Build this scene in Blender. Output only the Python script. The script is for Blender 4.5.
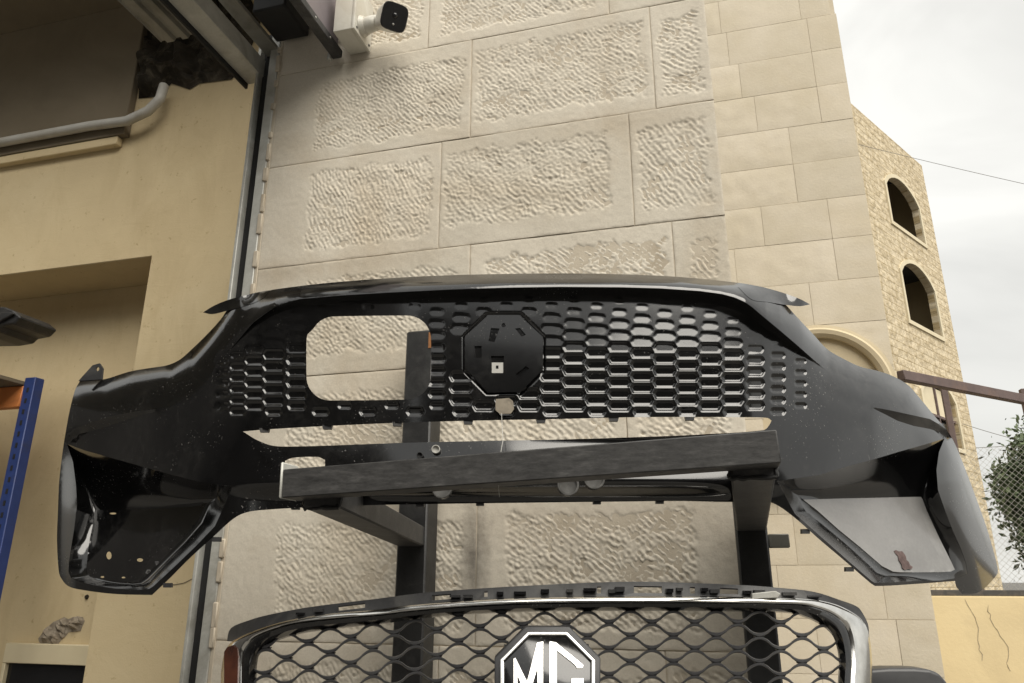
import bpy, bmesh, math, random
import numpy as np
from mathutils import Vector, Matrix
from mathutils.geometry import delaunay_2d_cdt

for o in list(bpy.data.objects):
    bpy.data.objects.remove(o)
scene = bpy.context.scene
col = scene.collection

# ------------------------------------------------------------------ camera
FPX = 740.0
PITCH = math.radians(17.8)
YAW = math.radians(15.0)
CAM = np.array([0.0, -1.79, 1.55])
cam_d = bpy.data.cameras.new('camera')
cam_d.sensor_width = 36.0
cam_d.lens = 36.0 * FPX / 1024.0
cam_d.clip_start = 0.02
cam_d.clip_end = 5000
cam = bpy.data.objects.new('camera', cam_d)
col.objects.link(cam)
cam.location = CAM
cam.rotation_euler = (math.pi / 2 + PITCH, 0, YAW)
scene.camera = cam

# ------------------------------------------------------------------ sky, sun, exposure
SUN_EL, SUN_AZ = math.radians(50), math.radians(138)     # azimuth from +Y towards +X (sun behind the viewer, to the right)
world = bpy.data.worlds.new('World')
scene.world = world
world.use_nodes = True
wn = world.node_tree.nodes
wl = world.node_tree.links
wn.clear()
w_out = wn.new('ShaderNodeOutputWorld')
w_bg = wn.new('ShaderNodeBackground')
w_bg.inputs['Strength'].default_value = 0.1
wl.new(w_bg.outputs[0], w_out.inputs[0])
w_sky = wn.new('ShaderNodeTexSky')
w_sky.sky_type = 'NISHITA'
w_sky.sun_disc = False
w_sky.sun_elevation = SUN_EL
w_sky.sun_rotation = SUN_AZ
w_sky.dust_density = 4.0
w_tc = wn.new('ShaderNodeTexCoord')
w_sep = wn.new('ShaderNodeSeparateXYZ')
wl.new(w_tc.outputs['Generated'], w_sep.inputs[0])
w_grad = wn.new('ShaderNodeMapRange')              # overcast sky: the zenith about three times the horizon
w_grad.inputs['From Min'].default_value = 0.0
w_grad.inputs['From Max'].default_value = 1.0
w_grad.inputs['To Min'].default_value = 3.0
w_grad.inputs['To Max'].default_value = 4.1
wl.new(w_sep.outputs['Z'], w_grad.inputs['Value'])
w_map = wn.new('ShaderNodeMapping')
w_map.inputs['Scale'].default_value = (1.0, 1.0, 2.4)
w_map.inputs['Location'].default_value = (0.35, 0.1, 0.2)
wl.new(w_tc.outputs['Generated'], w_map.inputs[0])
w_noise = wn.new('ShaderNodeTexNoise')
w_noise.inputs['Scale'].default_value = 2.3
w_noise.inputs['Detail'].default_value = 5.0
w_noise.inputs['Roughness'].default_value = 0.52
w_noise.inputs['Distortion'].default_value = 0.6
wl.new(w_map.outputs[0], w_noise.inputs['Vector'])
w_ramp = wn.new('ShaderNodeMapRange')
w_ramp.inputs['From Min'].default_value = 0.34
w_ramp.inputs['From Max'].default_value = 0.66
w_ramp.inputs['To Min'].default_value = 0.85
w_ramp.inputs['To Max'].default_value = 1.13
wl.new(w_noise.outputs['Fac'], w_ramp.inputs['Value'])
w_mul = wn.new('ShaderNodeMath')
w_mul.operation = 'MULTIPLY'
wl.new(w_grad.outputs[0], w_mul.inputs[0])
wl.new(w_ramp.outputs[0], w_mul.inputs[1])
w_tint = wn.new('ShaderNodeVectorMath')
w_tint.operation = 'SCALE'
w_tint.inputs[0].default_value = (1.0, 0.985, 0.925)
wl.new(w_mul.outputs[0], w_tint.inputs['Scale'])
w_mix = wn.new('ShaderNodeMix')
w_mix.data_type = 'RGBA'
w_mix.inputs['Factor'].default_value = 0.06
wl.new(w_tint.outputs[0], w_mix.inputs['A'])
wl.new(w_sky.outputs[0], w_mix.inputs['B'])
wl.new(w_mix.outputs['Result'], w_bg.inputs['Color'])

sun_d = bpy.data.lights.new('sun', 'SUN')
sun_d.energy = 1.5
sun_d.angle = math.radians(56)
sun_d.color = (1.0, 0.95, 0.86)
sun = bpy.data.objects.new('sun', sun_d)
col.objects.link(sun)
sdir = Vector((math.sin(SUN_AZ) * math.cos(SUN_EL), math.cos(SUN_AZ) * math.cos(SUN_EL), math.sin(SUN_EL)))
sun.rotation_euler = sdir.to_track_quat('Z', 'Y').to_euler()
sun.location = (3, -8, 9)

scene.view_settings.view_transform = 'Standard'
scene.view_settings.look = 'None'
scene.view_settings.gamma = 1.0
scene.view_settings.use_curve_mapping = False
scene.view_settings.exposure = 1.44

# ------------------------------------------------------------------ helpers
H = np.array([-math.sin(YAW), math.cos(YAW), 0.0])
RT = np.array([math.cos(YAW), math.sin(YAW), 0.0])
ZZ = np.array([0.0, 0.0, 1.0])
FW = H * math.cos(PITCH) + ZZ * math.sin(PITCH)
UP = -H * math.sin(PITCH) + ZZ * math.cos(PITCH)


def ray(x, y):
    x = np.asarray(x, float)[..., None]
    y = np.asarray(y, float)[..., None]
    return RT * (x - 512) / FPX + UP * (341.5 - y) / FPX + FW


def dep(x, y, d):                      # measured sight line -> point at horizontal distance d
    r = ray(x, y)
    return CAM + r * (np.asarray(d, float) / (r @ H))[..., None]


def on_y(x, y, Y=0.0):
    r = ray(x, y)
    return CAM + r * ((Y - CAM[1]) / r[..., 1])[..., None]


def on_plane(x, y, p, n):
    r = ray(x, y)
    return CAM + r * (((np.asarray(p) - CAM) @ n) / (r @ n))[..., None]


def link(o, parent=None):
    col.objects.link(o)
    if parent is not None:
        o.parent = parent
    return o


def mesh_obj(name, verts, faces, mat, parent=None, smooth=False, sharp=None):
    me = bpy.data.meshes.new(name)
    V = verts.tolist() if isinstance(verts, np.ndarray) else [tuple(v) for v in verts]
    Fc = faces.tolist() if isinstance(faces, np.ndarray) else faces
    me.from_pydata(V, [], Fc)
    me.materials.append(mat)
    if smooth:
        me.polygons.foreach_set('use_smooth', [True] * len(me.polygons))
        if sharp:
            me.set_sharp_from_angle(angle=math.radians(sharp))
    me.update()
    return link(bpy.data.objects.new(name, me), parent)


def orient(V_, T_):
    """turn faces towards the street side"""
    V_ = np.asarray(V_, float)
    out = []
    for f in (T_.tolist() if isinstance(T_, np.ndarray) else T_):
        a_, b_, c_ = V_[f[0]], V_[f[1]], V_[f[2]]
        n_ = np.cross(b_ - a_, c_ - a_)
        out.append(list(f) if n_ @ (CAM - a_) >= 0 else list(f)[::-1])
    return out


def bm_obj(name, bm, mat, parent=None, smooth=False, sharp=35):
    me = bpy.data.meshes.new(name)
    bmesh.ops.recalc_face_normals(bm, faces=bm.faces)
    bm.to_mesh(me)
    bm.free()
    me.materials.append(mat)
    if smooth:
        me.polygons.foreach_set('use_smooth', [True] * len(me.polygons))
        me.set_sharp_from_angle(angle=math.radians(sharp))
    return link(bpy.data.objects.new(name, me), parent)


def tag(o, label, cat, group=None):
    o['label'] = label
    o['category'] = cat
    if group:
        o['group'] = group
    return o


def thing(name, label, cat, loc=(0, 0, 0), group=None):
    o = bpy.data.objects.new(name, None)
    o.empty_display_size = 0.1
    link(o)
    return tag(o, label, cat, group)


def bev_box(bm, lo, hi, bev=0.0, seg=1, M=None):
    r = bmesh.ops.create_cube(bm, size=1.0)
    vs = r['verts']
    lo = Vector(lo)
    hi = Vector(hi)
    for v in vs:
        v.co = Vector([lo[i] + (v.co[i] + 0.5) * (hi[i] - lo[i]) for i in range(3)])
    if bev > 0:
        es = list({e for v in vs for e in v.link_edges})
        rr = bmesh.ops.bevel(bm, geom=es, offset=bev, segments=seg, affect='EDGES', profile=0.5)
        vs = list({v for f in rr['faces'] for v in f.verts} | {v for v in vs if v.is_valid})
        if M is not None:
            # gather the whole island
            seen = set(vs)
            st = list(vs)
            while st:
                a = st.pop()
                for e in a.link_edges:
                    b = e.other_vert(a)
                    if b not in seen:
                        seen.add(b)
                        st.append(b)
            vs = list(seen)
    if M is not None:
        for v in vs:
            v.co = M @ v.co
    return vs


def box(name, lo, hi, mat, parent=None, bev=0.0, seg=1, M=None):
    bm = bmesh.new()
    bev_box(bm, lo, hi, bev, seg, M)
    return bm_obj(name, bm, mat, parent, smooth=bev > 0, sharp=40)


def bar_matrix(a, b, up=(0, 0, 1)):
    a = Vector(a)
    b = Vector(b)
    x = (b - a)
    L = x.length
    x.normalize()
    u = Vector(up)
    y = u.cross(x)
    if y.length < 1e-5:
        y = Vector((0, 1, 0)).cross(x)
    y.normalize()
    z = x.cross(y)
    M = Matrix((x, y, z)).transposed().to_4x4()
    M.translation = a
    return M, L


def bar(name, a, b, wy, wz, mat, parent=None, bev=0.0, up=(0, 0, 1)):
    """box bar from a to b, section wy x wz centred on the line"""
    M, L = bar_matrix(a, b, up)
    return box(name, (0, -wy / 2, -wz / 2), (L, wy / 2, wz / 2), mat, parent, bev, 1, M)


def tube(name, pts, r, mat, parent=None, n=10, smooth=True, caps=True):
    pts = [Vector(p) for p in pts]
    V = []
    Fc = []
    prev = None
    for i, p in enumerate(pts):
        t = (pts[min(i + 1, len(pts) - 1)] - pts[max(i - 1, 0)]).normalized()
        if prev is None:
            u = t.orthogonal().normalized()
        else:
            u = (prev - t * prev.dot(t)).normalized()
        prev = u
        w = t.cross(u)
        rr = r[i] if isinstance(r, (list, tuple)) else r
        for k in range(n):
            a = 2 * math.pi * k / n
            V.append(p + (u * math.cos(a) + w * math.sin(a)) * rr)
    for i in range(len(pts) - 1):
        for k in range(n):
            Fc.append((i * n + k, i * n + (k + 1) % n, (i + 1) * n + (k + 1) % n, (i + 1) * n + k))
    if caps:
        Fc.append(tuple(range(n))[::-1])
        Fc.append(tuple((len(pts) - 1) * n + k for k in range(n)))
    return mesh_obj(name, V, Fc, mat, parent, smooth, 50)


def prism(name, pts, depth_vec, mat, parent=None, bev=0.0):
    bm = bmesh.new()
    vs = [bm.verts.new(p) for p in pts]
    f = bm.faces.new(vs)
    r = bmesh.ops.extrude_face_region(bm, geom=[f])
    dv = Vector(depth_vec)
    for g in r['geom']:
        if isinstance(g, bmesh.types.BMVert):
            g.co += dv
    bmesh.ops.recalc_face_normals(bm, faces=bm.faces)
    if bev > 0:
        bmesh.ops.bevel(bm, geom=list(bm.edges), offset=bev, segments=1, affect='EDGES', profile=0.5)
    return bm_obj(name, bm, mat, parent)


def vnoise(x, y, seed):
    """smooth value noise in -1..1"""
    rs = np.random.RandomState(seed)
    T = rs.uniform(-1, 1, (64, 64))
    xi = np.floor(x).astype(int)
    yi = np.floor(y).astype(int)
    fx = x - xi
    fy = y - yi
    fx = fx * fx * (3 - 2 * fx)
    fy = fy * fy * (3 - 2 * fy)
    a = T[xi % 64, yi % 64]
    b = T[(xi + 1) % 64, yi % 64]
    c = T[xi % 64, (yi + 1) % 64]
    d = T[(xi + 1) % 64, (yi + 1) % 64]
    return (a * (1 - fx) + b * fx) * (1 - fy) + (c * (1 - fx) + d * fx) * fy


def sstep(a, b, x):
    t = np.clip((x - a) / (b - a), 0, 1)
    return t * t * (3 - 2 * t)


# ------------------------------------------------------------------ materials
def new_mat(name):
    m = bpy.data.materials.new(name)
    m.use_nodes = True
    nt = m.node_tree
    b = nt.nodes['Principled BSDF']
    return m, nt, b


def N(nt, t, **kw):
    n = nt.nodes.new(t)
    for k, v in kw.items():
        setattr(n, k, v)
    return n


def noise_node(nt, scale, detail=4, rough=0.55, coord='Object', vscale=None, dist=0.0):
    tc = N(nt, 'ShaderNodeTexCoord')
    src = tc.outputs[coord]
    if vscale:
        mp = N(nt, 'ShaderNodeMapping')
        mp.inputs['Scale'].default_value = vscale
        nt.links.new(src, mp.inputs[0])
        src = mp.outputs[0]
    n = N(nt, 'ShaderNodeTexNoise')
    n.inputs['Scale'].default_value = scale
    n.inputs['Detail'].default_value = detail
    n.inputs['Roughness'].default_value = rough
    n.inputs['Distortion'].default_value = dist
    nt.links.new(src, n.inputs['Vector'])
    return n


def ramp(nt, fac, stops):
    r = N(nt, 'ShaderNodeValToRGB')
    els = r.color_ramp.elements
    while len(els) < len(stops):
        els.new(0.5)
    for e, (p, c) in zip(els, stops):
        e.position = p
        e.color = (*c, 1) if len(c) == 3 else c
    nt.links.new(fac, r.inputs[0])
    return r


def mixc(nt, fac, a, b, mode='MIX'):
    m = N(nt, 'ShaderNodeMix', data_type='RGBA', blend_type=mode)
    for sock, v in (('Factor', fac), ('A', a), ('B', b)):
        if hasattr(v, 'links') or isinstance(v, bpy.types.NodeSocket):
            nt.links.new(v, m.inputs[sock])
        elif isinstance(v, (tuple, list)):
            m.inputs[sock].default_value = (*v, 1) if len(v) == 3 else v
        else:
            m.inputs[sock].default_value = v
    return m.outputs['Result']


def bump(nt, b, height, strength=0.3, dist=0.01):
    bp = N(nt, 'ShaderNodeBump')
    bp.inputs['Strength'].default_value = strength
    bp.inputs['Distance'].default_value = dist
    nt.links.new(height, bp.inputs['Height'])
    nt.links.new(bp.outputs[0], b.inputs['Normal'])


def mottled(name, c1, c2, scale=3, rough=0.8, c3=None, s3=0.6, bump_s=0.25, bump_d=0.004, bump_scale=60, fine=0.0, coord='Object', rand=0.0,
            spec=0.5, metallic=0.0):
    m, nt, b = new_mat(name)
    n = noise_node(nt, scale, 6, 0.6, coord)
    r = ramp(nt, n.outputs['Fac'], [(0.32, c1), (0.68, c2)])
    out = r.outputs[0]
    if c3:
        n3 = noise_node(nt, s3, 7, 0.65, coord, dist=0.8)
        f = ramp(nt, n3.outputs['Fac'], [(0.50, (0, 0, 0)), (0.72, (1, 1, 1))])
        out = mixc(nt, f.outputs[0], out, c3)
    if fine > 0:
        nf = noise_node(nt, 180, 3, 0.7, coord)
        fr = ramp(nt, nf.outputs['Fac'], [(0.3, (1 - fine,) * 3), (0.7, (1 + fine * 0.4,) * 3)])
        out = mixc(nt, 1.0, out, fr.outputs[0], 'MULTIPLY')
    if rand > 0:
        oi = N(nt, 'ShaderNodeObjectInfo')
        rr = ramp(nt, oi.outputs['Random'], [(0, (1 - rand, 1 - rand, 1 - rand * 1.25)), (1, (1 + rand, 1 + rand * 0.95, 1 + rand * 0.8))])
        out = mixc(nt, 1.0, out, rr.outputs[0], 'MULTIPLY')
    nt.links.new(out, b.inputs['Base Color'])
    b.inputs['Roughness'].default_value = rough
    b.inputs['Specular IOR Level'].default_value = spec
    b.inputs['Metallic'].default_value = metallic
    if bump_s > 0:
        nb = noise_node(nt, bump_scale, 5, 0.6, coord)
        bump(nt, b, nb.outputs['Fac'], bump_s, bump_d)
    return m


M = {}
M['limestone'] = mottled('limestone', (0.57, 0.52, 0.435), (0.65, 0.60, 0.51), 4.5, 0.9, (0.52, 0.45, 0.35), 1.7, 0.35, 0.0015, 160, 0.10, rand=0.05, spec=0.25)
def stain(mat, cx, cz, rx, rz, colour, amount):
    nt = mat.node_tree
    b = nt.nodes['Principled BSDF']
    src = b.inputs['Base Color'].links[0].from_socket
    tc = N(nt, 'ShaderNodeTexCoord')
    mp = N(nt, 'ShaderNodeMapping')
    mp.inputs['Location'].default_value = (-cx / rx, 0, -cz / rz)
    mp.inputs['Scale'].default_value = (1 / rx, 0, 1 / rz)
    nt.links.new(tc.outputs['Object'], mp.inputs[0])
    ln = N(nt, 'ShaderNodeVectorMath', operation='LENGTH')
    nt.links.new(mp.outputs[0], ln.inputs[0])
    nz = noise_node(nt, 30, 6, 0.7)
    ad = N(nt, 'ShaderNodeMath', operation='MULTIPLY_ADD')
    ad.inputs[1].default_value = 1.6
    nt.links.new(nz.outputs['Fac'], ad.inputs[0])
    nt.links.new(ln.outputs['Value'], ad.inputs[2])
    r = ramp(nt, ad.outputs[0], [(0.55, (amount,) * 3), (1.0, (0, 0, 0))])
    mr = N(nt, 'ShaderNodeMapRange')
    mr.inputs['From Min'].default_value = 0.6
    mr.inputs['From Max'].default_value = 2.0
    mr.inputs['To Min'].default_value = amount
    mr.inputs['To Max'].default_value = 0.0
    nt.links.new(ad.outputs[0], mr.inputs['Value'])
    nt.links.new(mixc(nt, mr.outputs[0], src, colour), b.inputs['Base Color'])


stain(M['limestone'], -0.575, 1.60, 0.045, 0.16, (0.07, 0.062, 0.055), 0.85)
stain(M['limestone'], -1.05, 2.42, 0.5, 0.05, (0.36, 0.28, 0.19), 0.35)
stain(M['limestone'], -0.15, 2.76, 0.35, 0.06, (0.38, 0.30, 0.20), 0.35)
stain(M['limestone'], -0.25, 1.68, 0.5, 0.09, (0.30, 0.23, 0.16), 0.30)
M['mortar'] = mottled('mortar', (0.46, 0.40, 0.315), (0.56, 0.50, 0.40), 9, 0.95, (0.34, 0.28, 0.20), 3, 0.3, 0.002, 200, spec=0.2)
M['pale_stone'] = mottled('pale_stone', (0.55, 0.49, 0.38), (0.63, 0.57, 0.47), 3.0, 0.9, (0.55, 0.48, 0.36), 0.9, 0.35, 0.004, 55, 0.08, rand=0.05, spec=0.25)
M['pale_joint'] = mottled('pale_joint', (0.52, 0.455, 0.34), (0.58, 0.515, 0.40), 6, 0.95, None, 1, 0.2, 0.003, 80, spec=0.2)
M['moulding'] = mottled('moulding', (0.52, 0.44, 0.30), (0.58, 0.50, 0.35), 3, 0.9, None, 1, 0.2, 0.003, 60, spec=0.2)
M['yellow_paint'] = mottled('yellow_paint', (0.46, 0.365, 0.215), (0.52, 0.415, 0.25), 1.6, 0.75, (0.41, 0.32, 0.185), 0.9, 0.2, 0.0015, 90, 0.04, spec=0.3)
def old_paint():
    m, nt, b = new_mat('yellow_paint')
    n1 = noise_node(nt, 1.3, 7, 0.62, dist=0.4)
    r1 = ramp(nt, n1.outputs['Fac'], [(0.30, (0.54, 0.435, 0.265)), (0.52, (0.60, 0.49, 0.30)), (0.72, (0.63, 0.525, 0.335))])
    n2 = noise_node(nt, 3.0, 6, 0.7, vscale=(1.3, 1.3, 0.55), dist=1.0)          # grime
    r2 = ramp(nt, n2.outputs['Fac'], [(0.30, (0.86, 0.84, 0.80)), (0.52, (1, 1, 1))])
    c = mixc(nt, 0.7, r1.outputs[0], mixc(nt, 1.0, r1.outputs[0], r2.outputs[0], 'MULTIPLY'))
    n3 = noise_node(nt, 26, 5, 0.7)
    r3 = ramp(nt, n3.outputs['Fac'], [(0.30, (0.66, 0.61, 0.52)), (0.37, (1, 1, 1))])
    c = mixc(nt, 0.75, c, mixc(nt, 1.0, c, r3.outputs[0], 'MULTIPLY'))
    nt.links.new(c, b.inputs['Base Color'])
    b.inputs['Roughness'].default_value = 0.7
    b.inputs['Specular IOR Level'].default_value = 0.3
    n4 = noise_node(nt, 5, 6, 0.6, vscale=(1, 1, 2.2), dist=1.2)
    n5 = noise_node(nt, 120, 3, 0.6)
    h = mixc(nt, 0.25, n4.outputs['Fac'], n5.outputs['Fac'])
    bump(nt, b, h, 0.35, 0.006)
    return m


M['yellow_paint'] = old_paint()
M['cream_paint'] = mottled('cream_paint', (0.62, 0.54, 0.36), (0.68, 0.60, 0.42), 4, 0.6, None, 1, 0.1, 0.001, 90)
M['brown_board'] = mottled('brown_board', (0.175, 0.145, 0.10), (0.21, 0.175, 0.125), 2.5, 0.85, (0.155, 0.128, 0.088), 1.2, 0.2, 0.002, 70, spec=0.25)
M['void_black'] = mottled('void_black', (0.015, 0.013, 0.010), (0.045, 0.038, 0.028), 9, 0.95, (0.11, 0.095, 0.07), 14, 0.6, 0.01, 40, spec=0.2)
M['galvanised'] = mottled('galvanised', (0.42, 0.42, 0.385), (0.55, 0.55, 0.51), 14, 0.5, (0.28, 0.265, 0.225), 5, 0.15, 0.001, 150, 0.08, metallic=0.12)
M['dull_sheet'] = mottled('dull_sheet', (0.27, 0.265, 0.235), (0.36, 0.35, 0.315), 6, 0.6, (0.15, 0.14, 0.115), 3, 0.2, 0.001, 120, metallic=0.3)
M['rail_gap'] = mottled('rail_gap', (0.012, 0.012, 0.013), (0.022, 0.022, 0.022), 9, 0.7, None, 1, 0.1, 0.001, 100)
M['purple_sheet'] = mottled('purple_sheet', (0.19, 0.165, 0.175), (0.25, 0.22, 0.225), 7, 0.6, None, 1, 0.1, 0.001, 100, metallic=0.1)
M['pvc'] = mottled('pvc', (0.42, 0.41, 0.38), (0.48, 0.47, 0.43), 6, 0.45, (0.35, 0.32, 0.27), 3, 0.05, 0.001, 100)
M['ground'] = mottled('ground', (0.095, 0.09, 0.082), (0.14, 0.132, 0.12), 0.6, 0.9, (0.075, 0.072, 0.066), 0.25, 0.4, 0.01, 20)
M['far_frame'] = mottled('far_frame', (0.56, 0.49, 0.34), (0.63, 0.56, 0.41), 1.5, 0.9, None, 1, 0.2, 0.01, 20)
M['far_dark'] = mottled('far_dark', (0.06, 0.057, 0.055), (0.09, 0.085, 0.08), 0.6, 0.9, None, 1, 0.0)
M['retaining'] = mottled('retaining', (0.66, 0.53, 0.30), (0.72, 0.59, 0.35), 0.9, 0.85, (0.58, 0.47, 0.28), 0.7, 0.3, 0.006, 30, 0.06)
M['rust_brown'] = mottled('rust_brown', (0.088, 0.062, 0.058), (0.13, 0.092, 0.084), 10, 0.7, (0.16, 0.10, 0.075), 6, 0.2, 0.002, 80)
M['dark_rail'] = mottled('dark_rail', (0.05, 0.047, 0.043), (0.08, 0.075, 0.068), 12, 0.7, (0.12, 0.10, 0.08), 9, 0.1, 0.001, 100)
M['wire'] = mottled('wire', (0.12, 0.115, 0.105), (0.17, 0.16, 0.15), 9, 0.6, None, 1, 0)
M['fence_wire'] = mottled('fence_wire', (0.30, 0.29, 0.26), (0.40, 0.39, 0.35), 9, 0.6, None, 1, 0)
M['white_plastic'] = mottled('white_plastic', (0.60, 0.585, 0.52), (0.66, 0.645, 0.58), 9, 0.4, (0.50, 0.47, 0.40), 6, 0.03, 0.001, 100)
M['gloss_black'] = mottled('gloss_black', (0.008, 0.008, 0.009), (0.012, 0.012, 0.013), 9, 0.12, None, 1, 0)
M['blue_steel'] = mottled('blue_steel', (0.022, 0.045, 0.17), (0.03, 0.058, 0.21), 12, 0.5, (0.045, 0.05, 0.10), 8, 0.1, 0.001, 100)
M['orange_steel'] = mottled('orange_steel', (0.55, 0.19, 0.055), (0.62, 0.23, 0.07), 12, 0.5, (0.38, 0.13, 0.05), 8, 0.1, 0.001, 100)
M['rack_steel'] = mottled('rack_steel', (0.030, 0.030, 0.031), (0.055, 0.054, 0.053), 22, 0.55, (0.085, 0.083, 0.080), 16, 0.35, 0.0012, 220, 0.25, coord='Object')
def steel_streaks():
    m, nt, b = new_mat('rack_beam')
    n1 = noise_node(nt, 14, 8, 0.7, vscale=(1, 4, 6))
    n2 = noise_node(nt, 120, 4, 0.75, vscale=(0.35, 1, 1))
    r1 = ramp(nt, n1.outputs['Fac'], [(0.30, (0.018, 0.0175, 0.017)), (0.55, (0.040, 0.039, 0.038)), (0.75, (0.095, 0.093, 0.089))])
    r2 = ramp(nt, n2.outputs['Fac'], [(0.32, (0.55,) * 3), (0.66, (1.45,) * 3)])
    c = mixc(nt, 1.0, r1.outputs[0], r2.outputs[0], 'MULTIPLY')
    nt.links.new(c, b.inputs['Base Color'])
    b.inputs['Roughness'].default_value = 0.58
    bump(nt, b, n2.outputs['Fac'], 0.35, 0.001)
    return m


M['rack_beam'] = steel_streaks()
M['rack_dark'] = mottled('rack_dark', (0.012, 0.012, 0.012), (0.024, 0.024, 0.024), 18, 0.5, (0.045, 0.044, 0.042), 11, 0.3, 0.001, 200, 0.2)
M['rack_inner'] = mottled('rack_inner', (0.012, 0.012, 0.013), (0.024, 0.024, 0.025), 22, 0.5, None, 1, 0.2, 0.001, 120)
M['rust_orange'] = mottled('rust_orange', (0.22, 0.09, 0.03), (0.36, 0.16, 0.06), 30, 0.8, None, 1, 0.3, 0.001, 200)
M['dark_plastic'] = mottled('dark_plastic', (0.020, 0.020, 0.021), (0.034, 0.034, 0.035), 16, 0.42, (0.075, 0.073, 0.068), 9, 0.15, 0.0006, 260, 0.15)
M['grey_plastic'] = mottled('grey_plastic', (0.032, 0.032, 0.034), (0.044, 0.044, 0.046), 9, 0.38, (0.06, 0.06, 0.06), 5, 0.1, 0.0005, 200)
M['chip_rubble'] = mottled('chip_rubble', (0.16, 0.13, 0.095), (0.36, 0.31, 0.24), 34, 0.95, None, 1, 0.5, 0.004, 120)
M['tan_print'] = mottled('tan_print', (0.20, 0.17, 0.13), (0.27, 0.235, 0.18), 40, 0.8, (0.13, 0.11, 0.085), 60, 0.2, 0.001, 200)
M['white_label'] = mottled('white_label', (0.36, 0.355, 0.33), (0.44, 0.43, 0.40), 40, 0.6, None, 1, 0)
M['sensor_grey'] = mottled('sensor_grey', (0.07, 0.069, 0.066), (0.13, 0.128, 0.122), 60, 0.2, None, 1, 0)
M['scrape'] = mottled('scrape', (0.055, 0.033, 0.030), (0.13, 0.09, 0.082), 90, 0.8, None, 1, 0.2, 0.001, 200)
M['reflection_red'] = mottled('reflection_red', (0.035, 0.013, 0.009), (0.10, 0.032, 0.017), 22, 0.2, None, 1, 0)


def car_paint():
    m, nt, b = new_mat('black_paint')
    b.inputs['Base Color'].default_value = (0.006, 0.006, 0.007, 1)
    n1 = noise_node(nt, 5.0, 8, 0.62, dist=0.5)
    n2 = noise_node(nt, 70, 4, 0.7)
    r1 = ramp(nt, n1.outputs['Fac'], [(0.46, (0.0,) * 3), (0.78, (1,) * 3)])
    r2 = ramp(nt, n2.outputs['Fac'], [(0.42, (0.10,) * 3), (0.66, (1,) * 3)])
    dust = mixc(nt, 1.0, r1.outputs[0], r2.outputs[0], 'MULTIPLY')
    # dust settles on faces that look up
    ge = N(nt, 'ShaderNodeNewGeometry')
    sp = N(nt, 'ShaderNodeSeparateXYZ')
    nt.links.new(ge.outputs['Normal'], sp.inputs[0])
    mr = N(nt, 'ShaderNodeMapRange')
    mr.inputs['From Min'].default_value = -0.1
    mr.inputs['From Max'].default_value = 0.9
    mr.inputs['To Min'].default_value = 0.05
    mr.inputs['To Max'].default_value = 0.50
    nt.links.new(sp.outputs['Z'], mr.inputs['Value'])
    mm = N(nt, 'ShaderNodeMath', operation='MULTIPLY')
    nt.links.new(dust, mm.inputs[0])
    nt.links.new(mr.outputs[0], mm.inputs[1])
    sp1 = noise_node(nt, 260, 2, 0.5)
    sp2 = noise_node(nt, 9, 3, 0.6)
    spr = ramp(nt, sp1.outputs['Fac'], [(0.665, (0,) * 3), (0.70, (1,) * 3)])
    spm = ramp(nt, sp2.outputs['Fac'], [(0.48, (0,) * 3), (0.66, (0.75,) * 3)])
    sps = N(nt, 'ShaderNodeMath', operation='MULTIPLY')
    nt.links.new(spr.outputs[0], sps.inputs[0])
    nt.links.new(spm.outputs[0], sps.inputs[1])
    mx = N(nt, 'ShaderNodeMath', operation='MAXIMUM')
    nt.links.new(mm.outputs[0], mx.inputs[0])
    nt.links.new(sps.outputs[0], mx.inputs[1])
    mm = mx
    c = mixc(nt, mm.outputs[0], (0.004, 0.004, 0.0042), (0.16, 0.153, 0.142))
    nt.links.new(c, b.inputs['Base Color'])
    rg = N(nt, 'ShaderNodeMapRange')
    rg.inputs['To Min'].default_value = 0.11
    rg.inputs['To Max'].default_value = 0.55
    nt.links.new(mm.outputs[0], rg.inputs['Value'])
    nt.links.new(rg.outputs[0], b.inputs['Roughness'])
    b.inputs['IOR'].default_value = 1.62
    b.inputs['Coat Weight'].default_value = 0.35
    b.inputs['Coat Roughness'].default_value = 0.06
    n3 = noise_node(nt, 3.0, 2, 0.5)
    bump(nt, b, n3.outputs['Fac'], 0.06, 0.01)
    return m


M['black_paint'] = car_paint()
M['sky_sheen_panel'] = mottled('sky_sheen_panel', (0.19, 0.187, 0.182), (0.25, 0.246, 0.24), 5, 0.22, (0.29, 0.285, 0.275), 4, 0.05, 0.0006, 120, 0.06)  # right lamp panel: pale sky reflection put into the base colour


def chrome_mat():
    m, nt, b = new_mat('chrome')
    b.inputs['Metallic'].default_value = 1.0
    n = noise_node(nt, 30, 5, 0.6)
    r = ramp(nt, n.outputs['Fac'], [(0.35, (0.62, 0.61, 0.58)), (0.65, (0.80, 0.79, 0.76))])
    nt.links.new(r.outputs[0], b.inputs['Base Color'])
    b.inputs['Roughness'].default_value = 0.14
    return m


M['chrome'] = chrome_mat()


def leaf_mat():
    m, nt, b = new_mat('leaf')
    oi = noise_node(nt, 2.2, 3, 0.5)
    r = ramp(nt, oi.outputs['Fac'], [(0.3, (0.055, 0.085, 0.038)), (0.7, (0.12, 0.155, 0.075))])
    nt.links.new(r.outputs[0], b.inputs['Base Color'])
    b.inputs['Roughness'].default_value = 0.55
    return m


M['leaf'] = leaf_mat()
M['bark'] = mottled('bark', (0.09, 0.07, 0.05), (0.15, 0.12, 0.09), 8, 0.95, None, 1, 0.5, 0.01, 30)


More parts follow.
